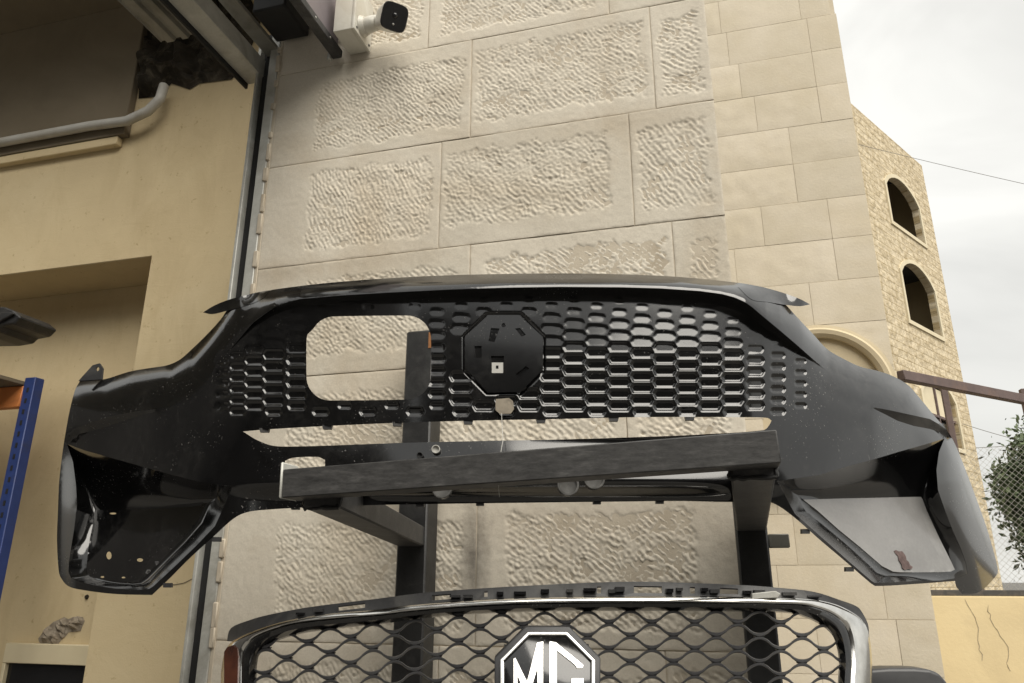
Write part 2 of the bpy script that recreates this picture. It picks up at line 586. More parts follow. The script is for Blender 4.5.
def far_stone_mat():
    m, nt, b = new_mat('far_stone')
    uv = N(nt, 'ShaderNodeUVMap')
    br = N(nt, 'ShaderNodeTexBrick')
    br.inputs['Scale'].default_value = 1.0
    br.inputs['Brick Width'].default_value = 0.55
    br.inputs['Row Height'].default_value = 0.265
    br.inputs['Mortar Size'].default_value = 0.012
    br.inputs['Mortar Smooth'].default_value = 0.2
    br.inputs['Color1'].default_value = (0.50, 0.425, 0.30, 1)
    br.inputs['Color2'].default_value = (0.59, 0.51, 0.37, 1)
    br.inputs['Mortar'].default_value = (0.44, 0.35, 0.21, 1)
    nt.links.new(uv.outputs[0], br.inputs['Vector'])
    n = N(nt, 'ShaderNodeTexNoise')
    n.inputs['Scale'].default_value = 4.2
    n.inputs['Detail'].default_value = 5
    nt.links.new(uv.outputs[0], n.inputs['Vector'])
    r = ramp(nt, n.outputs['Fac'], [(0.35, (0.78, 0.75, 0.68)), (0.6, (1.05, 1.05, 1.05))])
    c = mixc(nt, 1.0, br.outputs['Color'], r.outputs[0], 'MULTIPLY')
    nt.links.new(c, b.inputs['Base Color'])
    b.inputs['Roughness'].default_value = 0.95
    b.inputs['Specular IOR Level'].default_value = 0.2
    hm = mixc(nt, 0.5, n.outputs['Fac'], br.outputs['Fac'])
    bp = N(nt, 'ShaderNodeBump')
    bp.inputs['Strength'].default_value = 0.9
    bp.inputs['Distance'].default_value = 0.10
    nt.links.new(n.outputs['Fac'], bp.inputs['Height'])
    bp2 = N(nt, 'ShaderNodeBump', invert=True)
    bp2.inputs['Strength'].default_value = 0.9
    bp2.inputs['Distance'].default_value = 0.05
    nt.links.new(br.outputs['Fac'], bp2.inputs['Height'])
    nt.links.new(bp.outputs[0], bp2.inputs['Normal'])
    nt.links.new(bp2.outputs[0], b.inputs['Normal'])
    return m


M['far_stone'] = far_stone_mat()

# ================================================================== SETTING
# ground
g = mesh_obj('ground', [(-400, -400, 0), (400, -400, 0), (400, 400, 0), (-400, 400, 0)], [(0, 1, 2, 3)], M['ground'])
g['kind'] = 'structure'

# ------------------------------------------------------------------ chiselled stone pier
PX0, PX1 = -1.275, 0.087
pier = thing('stone_wall', 'cream limestone wall of large chiselled blocks behind the car bumper', 'stone wall')
box('mortar_backing', (PX0 + 0.002, 0.0028, 0.0), (PX1 - 0.002, 0.45, 4.9), M['mortar'], pier)


def chisel(x, z, seed):
    """short oblique chisel strokes, metres"""
    rs = np.random.RandomState(seed)
    ang = math.radians(-50 + rs.uniform(-14, 12))
    ox, oz = rs.uniform(0, 40, 2)
    a = (x * math.cos(ang) + z * math.sin(ang))
    c = (-x * math.sin(ang) + z * math.cos(ang))
    wl = 0.0116 * rs.uniform(0.92, 1.30)
    gain = rs.uniform(0.75, 1.12)
    pit = np.clip(vnoise(x / 0.013 + oz, z / 0.011 + ox, seed + 12) - 0.55, 0, 1)
    rc = a / (0.021 * rs.uniform(0.85, 1.5)) + 1.3 * vnoise(x / 0.05 + ox, z / 0.05 + 9, seed + 2) + 0.5 * vnoise(x / 0.018 + 2, z / 0.018 + ox, seed + 7)
    ri = np.floor(rc).astype(int)
    fr = rc - ri
    rnd_ = np.random.RandomState(seed + 31).uniform(0, 2 * math.pi, 997)
    ph = 2.0 * vnoise(x / 0.06 + ox, z / 0.06 + oz, seed) + 1.6 * vnoise(x / 0.024 + oz, z / 0.024 + ox, seed + 1) + rnd_[ri % 997]
    s = np.sin(2 * math.pi * c / wl + ph)
    env = np.sin(math.pi * fr) ** 0.6
    am = 0.80 + 0.55 * vnoise(x / 0.022 + oz, z / 0.020, seed + 3)
    big = vnoise(x / 0.05 + 3, z / 0.04 + ox, seed + 4)
    fine = vnoise(x / 0.0065, z / 0.0065, seed + 5)
    s2 = np.sign(s) * np.abs(s) ** 0.8
    return gain * (0.00125 * am * s2 * env + 0.0009 * (fr - 0.5)) + 0.0014 * big + 0.0010 * fine - 0.006 * pit


def pier_stone(x0, x1, z0, z1, ml, mr, mb, mt, seed, step=0.0026, smooth_face=False):
    gap = 0.0015
    x0 += gap
    x1 -= gap
    z0 += gap
    z1 -= gap
    nx = max(2, int((x1 - x0) / step))
    nz = max(2, int((z1 - z0) / step))
    X, Zg = np.meshgrid(np.linspace(x0, x1, nx + 1), np.linspace(z0, z1, nz + 1), indexing='xy')
    rag = lambda u, k: 0.008 * vnoise(u / 0.012, u * 0 + k, seed + 9) + 0.007 * vnoise(u / 0.06, u * 0 + k + 5, seed + 9)
    d = np.minimum(np.minimum(X - x0 - ml + rag(Zg, 1), x1 - mr - X + rag(Zg, 7)),
                   np.minimum(Zg - z0 - mb + rag(X, 13), z1 - mt - Zg + rag(X, 19)))
    mask = sstep(-0.003, 0.010, d)
    if smooth_face:
        mask = mask * 0
    rs = np.random.RandomState(seed + 77)
    tilt = rs.uniform(-0.0012, 0.0012, 2)
    base = 0.0012 * vnoise(X / 0.12 + seed, Zg / 0.12, seed + 6) + 0.0003 * vnoise(X / 0.012, Zg / 0.012, seed + 8)
    base = base + tilt[0] * (X - x0) / (x1 - x0) + tilt[1] * (Zg - z0) / (z1 - z0)
    h = base + mask * (chisel(X, Zg, seed) - 0.0012)
    e = np.minimum(np.minimum(X - x0, x1 - X), np.minimum(Zg - z0, z1 - Zg))
    h = h - 0.0011 * (1 - sstep(0, 0.004, e)) * (0.6 + 0.6 * vnoise(X / 0.02, Zg / 0.02, seed + 10))
    Vt = np.stack([X, -h, Zg], -1).reshape(-1, 3)
    n1 = nx + 1
    idx = np.arange((nx + 1) * (nz + 1)).reshape(nz + 1, nx + 1)
    Fq = np.stack([idx[:-1, :-1], idx[:-1, 1:], idx[1:, 1:], idx[1:, :-1]], -1).reshape(-1, 4).tolist()
    # skirt
    per = list(idx[0, :]) + list(idx[1:, -1]) + list(idx[-1, ::-1][1:]) + list(idx[1:-1, 0][::-1])
    nb = len(Vt)
    back = Vt[per].copy()
    back[:, 1] = 0.03
    Vt = np.vstack([Vt, back])
    L = len(per)
    for i in range(L):
        j = (i + 1) % L
        Fq.append([int(per[j]), int(per[i]), nb + i, nb + j])
    o = mesh_obj('stone', Vt, Fq, M['limestone'], pier, True, 60)
    return o


CZ = [0.36 + 0.3465 * i for i in range(13)]     # 0.36 0.706 1.053 1.399 1.746 2.092 2.439 2.785 3.132 3.478
CZ = [0.0] + CZ
joints = {0: [-0.62, -0.11], 1: [-0.70, -0.2], 2: [-0.58, -0.07], 3: [-0.66, -0.13], 4: [-0.57], 5: [-0.715, -0.19], 6: [-0.60, -0.049],
          7: [-0.695, -0.144], 8: [-0.607, -0.068], 9: [-0.752, -0.183], 10: [-0.6, -0.05], 11: [-0.7, -0.15], 12: [-0.6, -0.1]}
random.seed(4)
for c in range(len(CZ) - 1):
    z0, z1 = CZ[c], CZ[c + 1]
    if z0 > 4.4:
        break
    vis = 3 <= c <= 9
    xs = [PX0] + joints[c] + [PX1]
    for k in range(len(xs) - 1):
        ml = random.uniform(0.014, 0.04)
        mr = random.uniform(0.020, 0.045)
        mt = random.uniform(0.035, 0.055)
        mb = random.uniform(0.022, 0.055)
        if k == 0:
            ml = 0.155 + random.uniform(-0.01, 0.02)
        if c == 4 and k == 1:
            ml, mr = 0.07, 0.13
        if c == 7 and k == 1:
            ml, mr, mb = 0.008, 0.055, 0.06
        pier_stone(xs[k], xs[k + 1], z0, z1, ml, mr, mb, mt, 100 + c * 10 + k, 0.0027 if vis else 0.012)
# return face of the pier (looks right, towards the set-back building)
for c in range(len(CZ) - 1):
    z0, z1 = CZ[c], CZ[c + 1]
    if z0 > 4.4:
        break
    bm = bmesh.new()
    bev_box(bm, (PX1 - 0.03, 0.032, z0 + 0.002), (PX1, 0.44, z1 - 0.002), 0.004, 1)
    bm_obj('return_stone', bm, M['limestone'], pier, True)

# ------------------------------------------------------------------ set-back pale stone building on the right
bld = thing('stone_building', 'pale stone building corner with arched moulding set back beside the chiselled wall', 'building')
BX0, BX1, BY = -2.2, 1.125, 3.0
arc_c = on_y(822, 392, BY)
AR = float(np.linalg.norm(on_y(822, 332, BY) - arc_c)) * 0.93
ACX, ACZ = float(arc_c[0]), float(arc_c[2])


def rough_stone(x0, x1, z0, z1, seed, parent, mat, y=BY, step=0.03, amp=0.006, gap=0.0013, marg=0.04, name='stone', cut=None):
    x0 += gap
    x1 -= gap
    z0 += gap
    z1 -= gap
    nx = max(2, int((x1 - x0) / step))
    nz = max(2, int((z1 - z0) / step))
    X, Zg = np.meshgrid(np.linspace(x0, x1, nx + 1), np.linspace(z0, z1, nz + 1), indexing='xy')
    e = np.minimum(np.minimum(X - x0, x1 - X), np.minimum(Zg - z0, z1 - Zg))
    m = sstep(marg * 0.6, marg, e)
    h = m * amp * (0.7 + vnoise(X / 0.05 + seed, Zg / 0.05, seed) + 0.6 * vnoise(X / 0.025, Zg / 0.025 + seed, seed + 1))
    h = h - 0.0011 * (1 - sstep(0, 0.010, e))
    rs = np.random.RandomState(seed)
    h = h + rs.uniform(-0.0012, 0.0012)
    Vt = np.stack([X, y - h, Zg], -1).reshape(-1, 3)
    idx = np.arange((nx + 1) * (nz + 1)).reshape(nz + 1, nx + 1)
    Fq = np.stack([idx[:-1, :-1], idx[:-1, 1:], idx[1:, 1:], idx[1:, :-1]], -1).reshape(-1, 4)
    if cut is not None:
        cen = Vt[Fq].mean(1)
        Fq = Fq[~cut(cen[:, 0], cen[:, 2])]
        if len(Fq) == 0:
            return None
    Fq = Fq.tolist()
    per = list(idx[0, :]) + list(idx[1:, -1]) + list(idx[-1, ::-1][1:]) + list(idx[1:-1, 0][::-1])
    nb = len(Vt)
    back = Vt[per].copy()
    back[:, 1] = y + 0.04
    Vt = np.vstack([Vt, back])
    L = len(per)
    for i in range(L):
        j = (i + 1) % L
        if cut is not None:
            mx = (Vt[per[i]] + Vt[per[j]]) / 2
            if cut(mx[0:1], mx[2:3])[0]:
                continue
        Fq.append([int(per[j]), int(per[i]), nb + i, nb + j])
    return mesh_obj(name, Vt, Fq, mat, parent, True, 50)


def in_arch(x, z):
    return (((x - ACX) ** 2 + (z - ACZ) ** 2 < AR ** 2) & (z >= ACZ)) | ((np.abs(x - ACX) < AR) & (z < ACZ) & (z > ACZ - 0.55))


# wall core with arch niche left open behind the moulding
box('wall_core', (BX0, BY + 0.30, 0), (BX1 - 0.01, BY + 4.0, 7.0), M['pale_joint'], bld)
box('joint_bed', (BX0, BY + 0.005, 0), (ACX - AR, BY + 0.295, 6.95), M['pale_joint'], bld)
box('joint_bed', (ACX + AR, BY + 0.005, 0), (BX1 - 0.008, BY + 0.295, 6.95), M['pale_joint'], bld)
box('joint_bed', (ACX - AR + 0.001, BY + 0.005, ACZ + AR), (ACX + AR - 0.001, BY + 0.295, 6.94), M['pale_joint'], bld)
box('joint_bed', (ACX - AR + 0.001, BY + 0.005, 0), (ACX + AR - 0.001, BY + 0.295, ACZ - 0.55), M['pale_joint'], bld)
BZ = [0.17 + 0.2915 * i for i in range(23)]
random.seed(11)
for i in range(-1, len(BZ) - 1):
    z0 = BZ[i] if i >= 0 else 0.0
    z1 = BZ[i + 1]
    off = 0.0
    inset = 0.035 if z0 > 5.38 else 0.0
    xs = [BX1 - inset]
    w = random.choice([0.20, 0.42, 0.30, 0.24])
    while xs[-1] - w > BX0:
        xs.append(xs[-1] - w)
        w = random.choice([0.42, 0.5, 0.56, 0.38, 0.62])
        if xs[-1] < -0.8:
            w = 0.9
    xs.append(BX0)
    for k in range(len(xs) - 1):
        smooth = (xs[k] > BX1 - 0.05 and xs[k] - xs[k + 1] < 0.3)
        rough_stone(xs[k + 1], xs[k], z0, z1, 500 + i * 9 + k, bld, M['pale_stone'], amp=0.0012 if smooth or z0 < 1.9 else random.choice([0.0012, 0.0025, 0.004]),
                    cut=in_arch if (z1 > ACZ - 0.6 and z0 < ACZ + AR and xs[k] > ACX - AR - 0.02 and xs[k + 1] < ACX + AR + 0.02) else None)
# side face quoins
for i in range(len(BZ) - 1):
    inset = 0.035 if BZ[i] > 5.38 else 0.0
    box('corner_stone', (BX1 - 0.05 - inset, BY + 0.045, BZ[i] + 0.003), (BX1 - inset, BY + 3.9, BZ[i + 1] - 0.003), M['pale_stone'], bld, 0.006)
# arch moulding
bm = bmesh.new()
prof = [(0.00, 0.018), (0.00, -0.012), (0.02, -0.03), (0.045, -0.035), (0.06, -0.02), (0.08, -0.016), (0.085, 0.0)]
NA = 40
rings = []
for a in range(NA + 1):
    t = math.pi * a / NA
    rings.append([bm.verts.new((ACX + (AR + r_ - 0.012) * math.cos(t), BY + y_ - 0.004, ACZ + (AR + r_ - 0.012) * math.sin(t))) for r_, y_ in prof])
for a in range(NA):
    for k in range(len(prof) - 1):
        bm.faces.new((rings[a][k], rings[a][k + 1], rings[a + 1][k + 1], rings[a + 1][k]))
bm_obj('arch_moulding', bm, M['moulding'], bld, True, 30)
box('niche_panel', (ACX - AR, BY + 0.015, ACZ - 0.55), (ACX + AR, BY + 0.292, ACZ + AR - 0.002), M['moulding'], bld)
box('niche_sill', (ACX - AR - 0.05, BY - 0.05, ACZ - 0.62), (ACX + AR + 0.05, BY + 0.08, ACZ - 0.552), M['moulding'], bld, 0.008)

# ------------------------------------------------------------------ far unfinished building
far = thing('apartment_building', 'distant yellow stone building shell with arched unglazed windows', 'building')
FC = dep(961, 370, 26.0)
FC = np.array([FC[0], FC[1], 0.0])
fd = np.array([math.sin(math.radians(33.5)), math.cos(math.radians(33.5)), 0])   # recede direction along the facade
fn = np.array([fd[1], -fd[0], 0])                                               # towards the viewer side?
if fn @ (CAM - FC) < 0:
    fn = -fn


def fpt(x, y):          # sight line -> (s, z) on the facade, s measured from far corner towards the viewer
    p = on_plane(x, y, FC, fn)
    return float((FC - p) @ fd), float(p[2])


ROOF = fpt(921, 165)[1]
win_px = [((885, 180), (891, 219), (918, 214), (922, 241)), ((901, 268), (909.5, 318), (931.5, 294), (938, 334)), ((925, 390), (931, 440), (955, 408), (962, 446))]
wins = []
for tl, bl, tr, br in win_px:
    a, b_, c_, d_ = fpt(tl[0] - 1.0, tl[1] - 1.5), fpt(bl[0] - 1.0, bl[1] + 2), fpt(tr[0] + 1.5, tr[1] - 1.5), fpt(br[0] + 1.5, br[1] + 2)
    s_near = (a[0] + b_[0]) / 2
    s_far = (c_[0] + d_[0]) / 2
    wins.append((s_far, s_near, (b_[1] + d_[1]) / 2, (a[1] + c_[1]) / 2 + 0.20 * (s_near - s_far)))
FLEN, FTH = 20.0, 0.22
s0 = min(w[0] for w in wins)
sw0 = sum(w[0] for w in wins) / 3
sw1 = sum(w[1] for w in wins) / 3
allw = [(sw0, sw1, w[2], w[3]) for w in wins]
dz = (allw[0][2] - allw[2][2]) / 2
allw.append((sw0, sw1, allw[2][2] - dz, allw[2][3] - dz))
cols2 = [(sw0 + 7.0 * k, sw1 + 7.0 * k, w[2], w[3]) for k in (1, 2) for w in allw]
holes_all = allw + cols2


def f3(s, z, n=0.0):
    p = FC - fd * s + fn * n
    return (p[0], p[1], z)


def arch_pts(s0_, s1_, z0_, z1_, grow=0.0, k=10):
    s0_, s1_, z0_, z1_ = s0_ - grow, s1_ + grow, z0_ - grow, z1_ + grow
    rise = 0.22 * (s1_ - s0_)
    P = [(s0_, z0_), (s1_, z0_)]
    for i in range(k + 1):
        t = i / k
        P.append((s1_ + (s0_ - s1_) * t, z1_ - rise + rise * math.sin(math.pi * t) ** 0.7 * 1.0))
    return P


def cdt_mesh(outer, holes, extra=None, lines=()):
    """2-D triangulation of a polygon with holes; returns (pts, tris)"""
    pts = []
    edges = []
    for poly in [outer] + holes:
        b0 = len(pts)
        pts += [Vector((float(p[0]), float(p[1]))) for p in poly]
        edges += [(b0 + i, b0 + (i + 1) % len(poly)) for i in range(len(poly))]
    for ln in lines:
        b0 = len(pts)
        pts += [Vector((float(p[0]), float(p[1]))) for p in ln]
        edges += [(b0 + i, b0 + i + 1) for i in range(len(ln) - 1)]
    if extra is not None:
        pts += [Vector((float(p[0]), float(p[1]))) for p in extra]
    vo, eo, fo, a, b_, c_ = delaunay_2d_cdt(pts, edges, [], 0, 1e-6)
    Vt = np.array([(v[0], v[1]) for v in vo])
    Ft = np.array([list(f) for f in fo])
    cen = Vt[Ft].mean(1)
    keep = inside(cen, outer)
    for hpoly in holes:
        keep &= ~inside(cen, hpoly)
    return Vt, Ft[keep]


def inside(P, poly):
    poly = np.asarray(poly, float)
    x, y = P[:, 0], P[:, 1]
    r = np.zeros(len(P), bool)
    j = len(poly) - 1
    for i in range(len(poly)):
        xi, yi = poly[i]
        xj, yj = poly[j]
        c = ((yi > y) != (yj > y)) & (x < (xj - xi) * (y - yi) / (yj - yi + 1e-12) + xi)
        r ^= c
        j = i
    return r


outer = [(0, 0), (FLEN, 0), (FLEN, ROOF), (0, ROOF)]
hp = [arch_pts(*w) for w in holes_all]
V2, T2 = cdt_mesh(outer, hp)
nV = len(V2)
Vf = [f3(s, z, 0) for s, z in V2] + [f3(s, z, -FTH) for s, z in V2]
Ff = [tuple(t) for t in T2.tolist()] + [tuple(int(i) + nV for i in t[::-1]) for t in T2]
me_uv = list(V2) + list(V2)
for poly in [outer] + hp:
    b0 = len(Vf)
    n_ = len(poly)
    Vf += [f3(s, z, 0) for s, z in poly] + [f3(s, z, -FTH) for s, z in poly]
    me_uv += list(poly) * 2
    for i in range(n_):
        j = (i + 1) % n_
        Ff.append((b0 + i, b0 + j, b0 + n_ + j, b0 + n_ + i))
fw_o = mesh_obj('wall', Vf, Ff, M['far_stone'], far)
uvl = fw_o.data.uv_layers.new(name='UVMap')
for lp in fw_o.data.loops:
    u = me_uv[lp.vertex_index]
    uvl.data[lp.index].uv = (float(u[0]), float(u[1]))
# end wall, rear wall, floors and roof slab
def far_box(name, s_a, s_b, z_a, z_b, n_a, n_b, mat):
    P = [f3(s, z, n) for n in (n_a, n_b) for z in (z_a, z_b) for s in (s_a, s_b)]
    return mesh_obj(name, P, [(0, 1, 3, 2), (4, 6, 7, 5), (0, 4, 5, 1), (2, 3, 7, 6), (0, 2, 6, 4), (1, 5, 7, 3)], mat, far)


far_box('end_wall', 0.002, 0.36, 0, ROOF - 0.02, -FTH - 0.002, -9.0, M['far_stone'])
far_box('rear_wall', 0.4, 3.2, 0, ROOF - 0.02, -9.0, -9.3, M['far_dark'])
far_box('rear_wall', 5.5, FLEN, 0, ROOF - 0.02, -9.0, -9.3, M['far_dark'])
for k in range(5):
    zf = allw[0][2] - 0.95 - dz * k
    if zf > 0.3:
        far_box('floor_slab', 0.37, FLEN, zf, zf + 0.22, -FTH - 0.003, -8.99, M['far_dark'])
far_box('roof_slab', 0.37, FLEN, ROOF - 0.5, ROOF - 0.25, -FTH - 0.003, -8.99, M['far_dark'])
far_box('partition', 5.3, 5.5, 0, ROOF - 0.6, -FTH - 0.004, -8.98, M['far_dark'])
for w in holes_all:
    inn = arch_pts(*w)
    out_ = arch_pts(*w, grow=0.14)
    n_ = len(inn)
    Vw = [f3(s, z, 0.0) for s, z in inn] + [f3(s, z, 0.05) for s, z in inn] + [f3(s, z, 0.05) for s, z in out_] + [f3(s, z, -0.01) for s, z in out_]
    Fw = []
    for i in range(n_):
        j = (i + 1) % n_
        for r_ in range(3):
            Fw.append((r_ * n_ + i, r_ * n_ + j, (r_ + 1) * n_ + j, (r_ + 1) * n_ + i))
    mesh_obj('window_surround', Vw, Fw, M['far_frame'], far)
# third window: glazed with cream blind
w = allw[2]
P = arch_pts(*w)
wf = mesh_obj('window', [f3(s, z, -0.2) for s, z in P], [tuple(range(len(P)))], M['gloss_black'], far)
far_box('window_blind', w[0] + 0.1, w[1] - 0.1, w[2] + (w[3] - w[2]) * 0.45, w[3] - 0.25, -0.12, -0.15, M['far_frame']).parent = wf
far_box('frame', w[0], w[1], w[2] + (w[3] - w[2]) * 0.45 - 0.08, w[2] + (w[3] - w[2]) * 0.45, -0.06, -0.16, M['rust_brown']).parent = wf
far_box('frame', (w[0] + w[1]) / 2 - 0.04, (w[0] + w[1]) / 2 + 0.04, w[2], w[3] - 0.2, -0.06, -0.17, M['rust_brown']).parent = wf

# ------------------------------------------------------------------ retaining wall, fence, tree
RY = 7.0
rw = thing('retaining_wall', 'yellow rendered retaining wall with cracks under the chain link fence', 'wall')
rz = 1.385
box('wall', (1.16, RY, 0), (9.0, RY + 0.3, rz), M['retaining'], rw, 0.01)
rnd = random.Random(5)
for cx, zt, zb in ((2.36, 1.36, 0.75), (2.56, 1.30, 0.70), (3.1, 1.2, 0.6)):
    pts = []
    x = cx
    z = zt
    while z > zb:
        pts.append((x, RY - 0.001, z))
        z -= rnd.uniform(0.03, 0.07)
        x += rnd.uniform(-0.022, 0.028)
    tube('crack', pts, [0.0012 + 0.0022 * abs(math.sin(i_ * 1.7)) for i_ in range(len(pts))], M['chip_rubble'], rw, 4)
box('top_rail', (1.16, RY + 0.02, rz + 0.004), (9.0, RY + 0.09, rz + 0.06), M['dark_rail'], rw, 0.006)

fe = thing('chain_link_fence', 'grey chain link fence standing on the retaining wall', 'fence')
fz0, fz1 = rz + 0.065, rz + 1.50
fx0, fx1 = 1.2, 6.5
Vw, Fw = [], []
pitch = 0.062
wr = 0.0016


def add_wire(a, b):
    a = np.array(a)
    b = np.array(b)
    d = (b - a) / np.linalg.norm(b - a)
    u = np.array([0, 1, 0.0])
    w_ = np.cross(d, u)
    b0 = len(Vw)
    for p in (a, b):
        for k in range(3):
            t = 2 * math.pi * k / 3
            Vw.append(p + (u * math.cos(t) + w_ * math.sin(t)) * wr)
    for k in range(3):
        Fw.append((b0 + k, b0 + (k + 1) % 3, b0 + 3 + (k + 1) % 3, b0 + 3 + k))


hh = fz1 - fz0
nW = int((fx1 - fx0 + hh) / pitch)
for i in range(nW):
    for sgn in (1, -1):
        if sgn == 1:
            xa, xb = fx0 - hh + i * pitch, fx0 + i * pitch
        else:
            xa, xb = fx0 + i * pitch, fx0 - hh + i * pitch
        # clip to fence width
        za, zb_ = fz0, fz1
        def cl(xa, za, xb, zb):
            t0, t1 = 0.0, 1.0
            dx = xb - xa
            for lim, s in ((fx0, 1), (fx1, -1)):
                f0 = (xa - lim) * s
                f1 = (xb - lim) * s
                if f0 < 0 and f1 < 0:
                    return None
                if f0 < 0:
                    t0 = max(t0, f0 / (f0 - f1))
                if f1 < 0:
                    t1 = min(t1, f0 / (f0 - f1))
            return (xa + dx * t0, za + (zb - za) * t0, xa + dx * t1, za + (zb - za) * t1) if t1 > t0 else None
        q = cl(xa, za, xb, zb_)
        if q:
            y_ = RY + 0.055 + 0.002 * sgn
            add_wire((q[0], y_, q[1]), (q[2], y_, q[3]))
fm = mesh_obj('wire_mesh', [tuple(v) for v in Vw], Fw, M['fence_wire'], fe)
fm['kind'] = 'stuff'
for x in (1.25, 6.45):
    tube('post', [(x, RY + 0.10, rz + 0.0605), (x, RY + 0.10, fz1 + 0.05)], 0.02, M['dark_rail'], fe, 8)


def make_tree(name, label, base, crown_c, crown_r, nleaf, seed, leaf=0.10):
    rs = np.random.RandomState(seed)
    t = thing(name, label, 'tree')
    b = Vector(base)
    c = Vector(crown_c)
    tr = tube('trunk', [b, b.lerp(c, 0.4) + Vector((0.08, 0.05, 0)), c - Vector((0, 0, 0.2))], [0.13, 0.10, 0.05], M['bark'], t, 8)
    for k in range(7):
        d = Vector(rs.normal(size=3)).normalized()
        d.z = abs(d.z) * 0.6 - 0.05
        e = c + Vector((d.x * crown_r[0], d.y * crown_r[1], d.z * crown_r[2])) * 0.75
        s_ = b.lerp(c, rs.uniform(0.45, 0.9))
        tube('limb', [s_, s_.lerp(e, 0.5) + Vector((0, 0, 0.12)), e], [0.045, 0.03, 0.012], M['bark'], t, 6)
    # clumps
    ncl = 46
    cl = rs.normal(size=(ncl, 3))
    cl /= np.linalg.norm(cl, axis=1)[:, None]
    cl *= rs.uniform(0.35, 1.0, (ncl, 1)) ** 0.6
    cl = cl * np.array(crown_r) + np.array(crown_c)
    pick = rs.randint(0, ncl, nleaf)
    pos = cl[pick] + rs.normal(size=(nleaf, 3)) * np.array(crown_r) * 0.17
    a = rs.normal(size=(nleaf, 3))
    a /= np.linalg.norm(a, axis=1)[:, None]
    u = np.cross(a, rs.normal(size=(nleaf, 3)))
    u /= np.linalg.norm(u, axis=1)[:, None]
    L = leaf * rs.uniform(0.6, 1.3, (nleaf, 1))
    W = L * 0.42
    P0 = pos - a * L / 2
    P1 = pos + u * W / 2
    P2 = pos + a * L / 2
    P3 = pos - u * W / 2
    V_ = np.stack([P0, P1, P2, P3], 1).reshape(-1, 3)
    F_ = np.arange(nleaf * 4).reshape(-1, 4)
    cr = mesh_obj('crown', V_, F_, M['leaf'], t)
    cr['kind'] = 'stuff'
    return t


tc_ = dep(1066, 500, 12.0)
make_tree('garden_tree', 'leafy dark green tree growing behind the chain link fence', (tc_[0], tc_[1], 0), tuple(tc_), (0.80, 0.80, 1.30), 22000, 3, 0.125)

# ------------------------------------------------------------------ rusty steel frame at the building corner
sf = thing('steel_frame', 'rusty brown horizontal steel beam on posts beside the pale building corner', 'steel frame')
sb_a = on_y(898, 376, 3.0) + np.array([0.012, -0.01, 0])
sb_b = dep(1045, 407, 5.07)
sb_b[2] = sb_a[2]
bar('beam', sb_a, sb_b, 0.05, 0.062, M['rust_brown'], sf, 0.004)
pp = dep(1024, 398, 5.05)
box('post', (pp[0] - 0.03, pp[1] - 0.06, 0), (pp[0] + 0.02, pp[1] - 0.012, sb_a[2] + 0.09), M['rust_brown'], sf, 0.003)
pq = dep(946, 400, 8.6)
tag(box('fence_pole', (pq[0] - 0.035, pq[1] - 0.03, 0), (pq[0] + 0.03, pq[1] + 0.03, float(dep(943, 389, 8.6)[2])), M['rust_brown'], None, 0.003),
    'tall rusty brown pole rising behind the retaining wall, in front of the lowest arched window', 'pole')

# overhead cables
def cable(a, b, sag, label, r=0.008):
    a = Vector(a)
    b = Vector(b)
    pts = []
    for i in range(17):
        t = i / 16
        p = a.lerp(b, t)
        p.z -= sag * 4 * t * (1 - t)
        pts.append(p)
    o = tube('overhead_cable', pts, r, M['wire'], None, 5)
    return tag(o, label, 'cable')


def fpt3(x, y, n=0.03):
    s, z = fpt(x, y)
    return f3(s, z, n)


cable(fpt3(858, 145), dep(1130, 207, 20), 0.05, 'thin overhead cable running off from the top of the distant stone building', 0.009)
cable(fpt3(962, 424), dep(1120, 458, 22), 0.15, 'thin sagging cable from beside the lowest window of the distant building', 0.010)
cable(fpt3(975, 448), dep(1130, 428, 22), 0.1, 'thin rising cable from the lower corner of the distant building', 0.009)

# ================================================================== GARAGE BAY ON THE LEFT
YW0 = 0.9
iw = thing('plaster_wall', 'yellow painted plaster wall with a deep recess inside the garage bay', 'wall')
NX = -2.507            # recess right jamb
NZ = 3.022             # recess head
TOPZ = 3.70
prism('wall', [(NX, YW0, 0), (-0.9, YW0, 0), (-0.9, YW0, 4.549), (-6.0, YW0, 4.549), (-6.0, YW0, NZ), (NX, YW0, NZ)], (0, 0.6, 0), M['yellow_paint'], iw, 0.003)
box('recess_back', (-6.0, YW0 + 0.30, 0), (NX - 0.001, YW0 + 0.597, NZ - 0.001), M['yellow_paint'], iw)
box('skirting', (NX + 0.001, YW0 - 0.012, 0), (-0.9, YW0 - 0.001, 0.09), M['brown_board'], iw)
# broken plaster patch above the dark window
cp = on_y(60, 630, YW0 + 0.297)
rs = np.random.RandomState(8)
ring = []
for k in range(22):
    t = 2 * math.pi * k / 22
    rr = 1 + 0.28 * rs.uniform(-1, 1)
    ring.append((cp[0] + 0.10 * rr * math.cos(t) + 0.025 * math.sin(t), cp[2] + 0.062 * rr * math.sin(t) + 0.02 * math.cos(t)))
gx, gz = np.meshgrid(np.linspace(cp[0] - 0.16, cp[0] + 0.16, 34), np.linspace(cp[2] - 0.12, cp[2] + 0.12, 26))
ex = np.stack([gx.ravel(), gz.ravel()], 1)
ex = ex[inside(ex, ring)]
Vp, Tp = cdt_mesh(ring, [], ex)
hgt = 0.012 + 0.022 * vnoise(Vp[:, 0] / 0.025, Vp[:, 1] / 0.025, 5) + 0.012 * vnoise(Vp[:, 0] / 0.009, Vp[:, 1] / 0.009, 6)
edge_d = np.min(np.linalg.norm(Vp[:, None, :] - np.array(ring)[None], axis=2), axis=1)
hgt = np.clip(hgt, 0.001, 1) * sstep(0, 0.03, edge_d) + 0.001
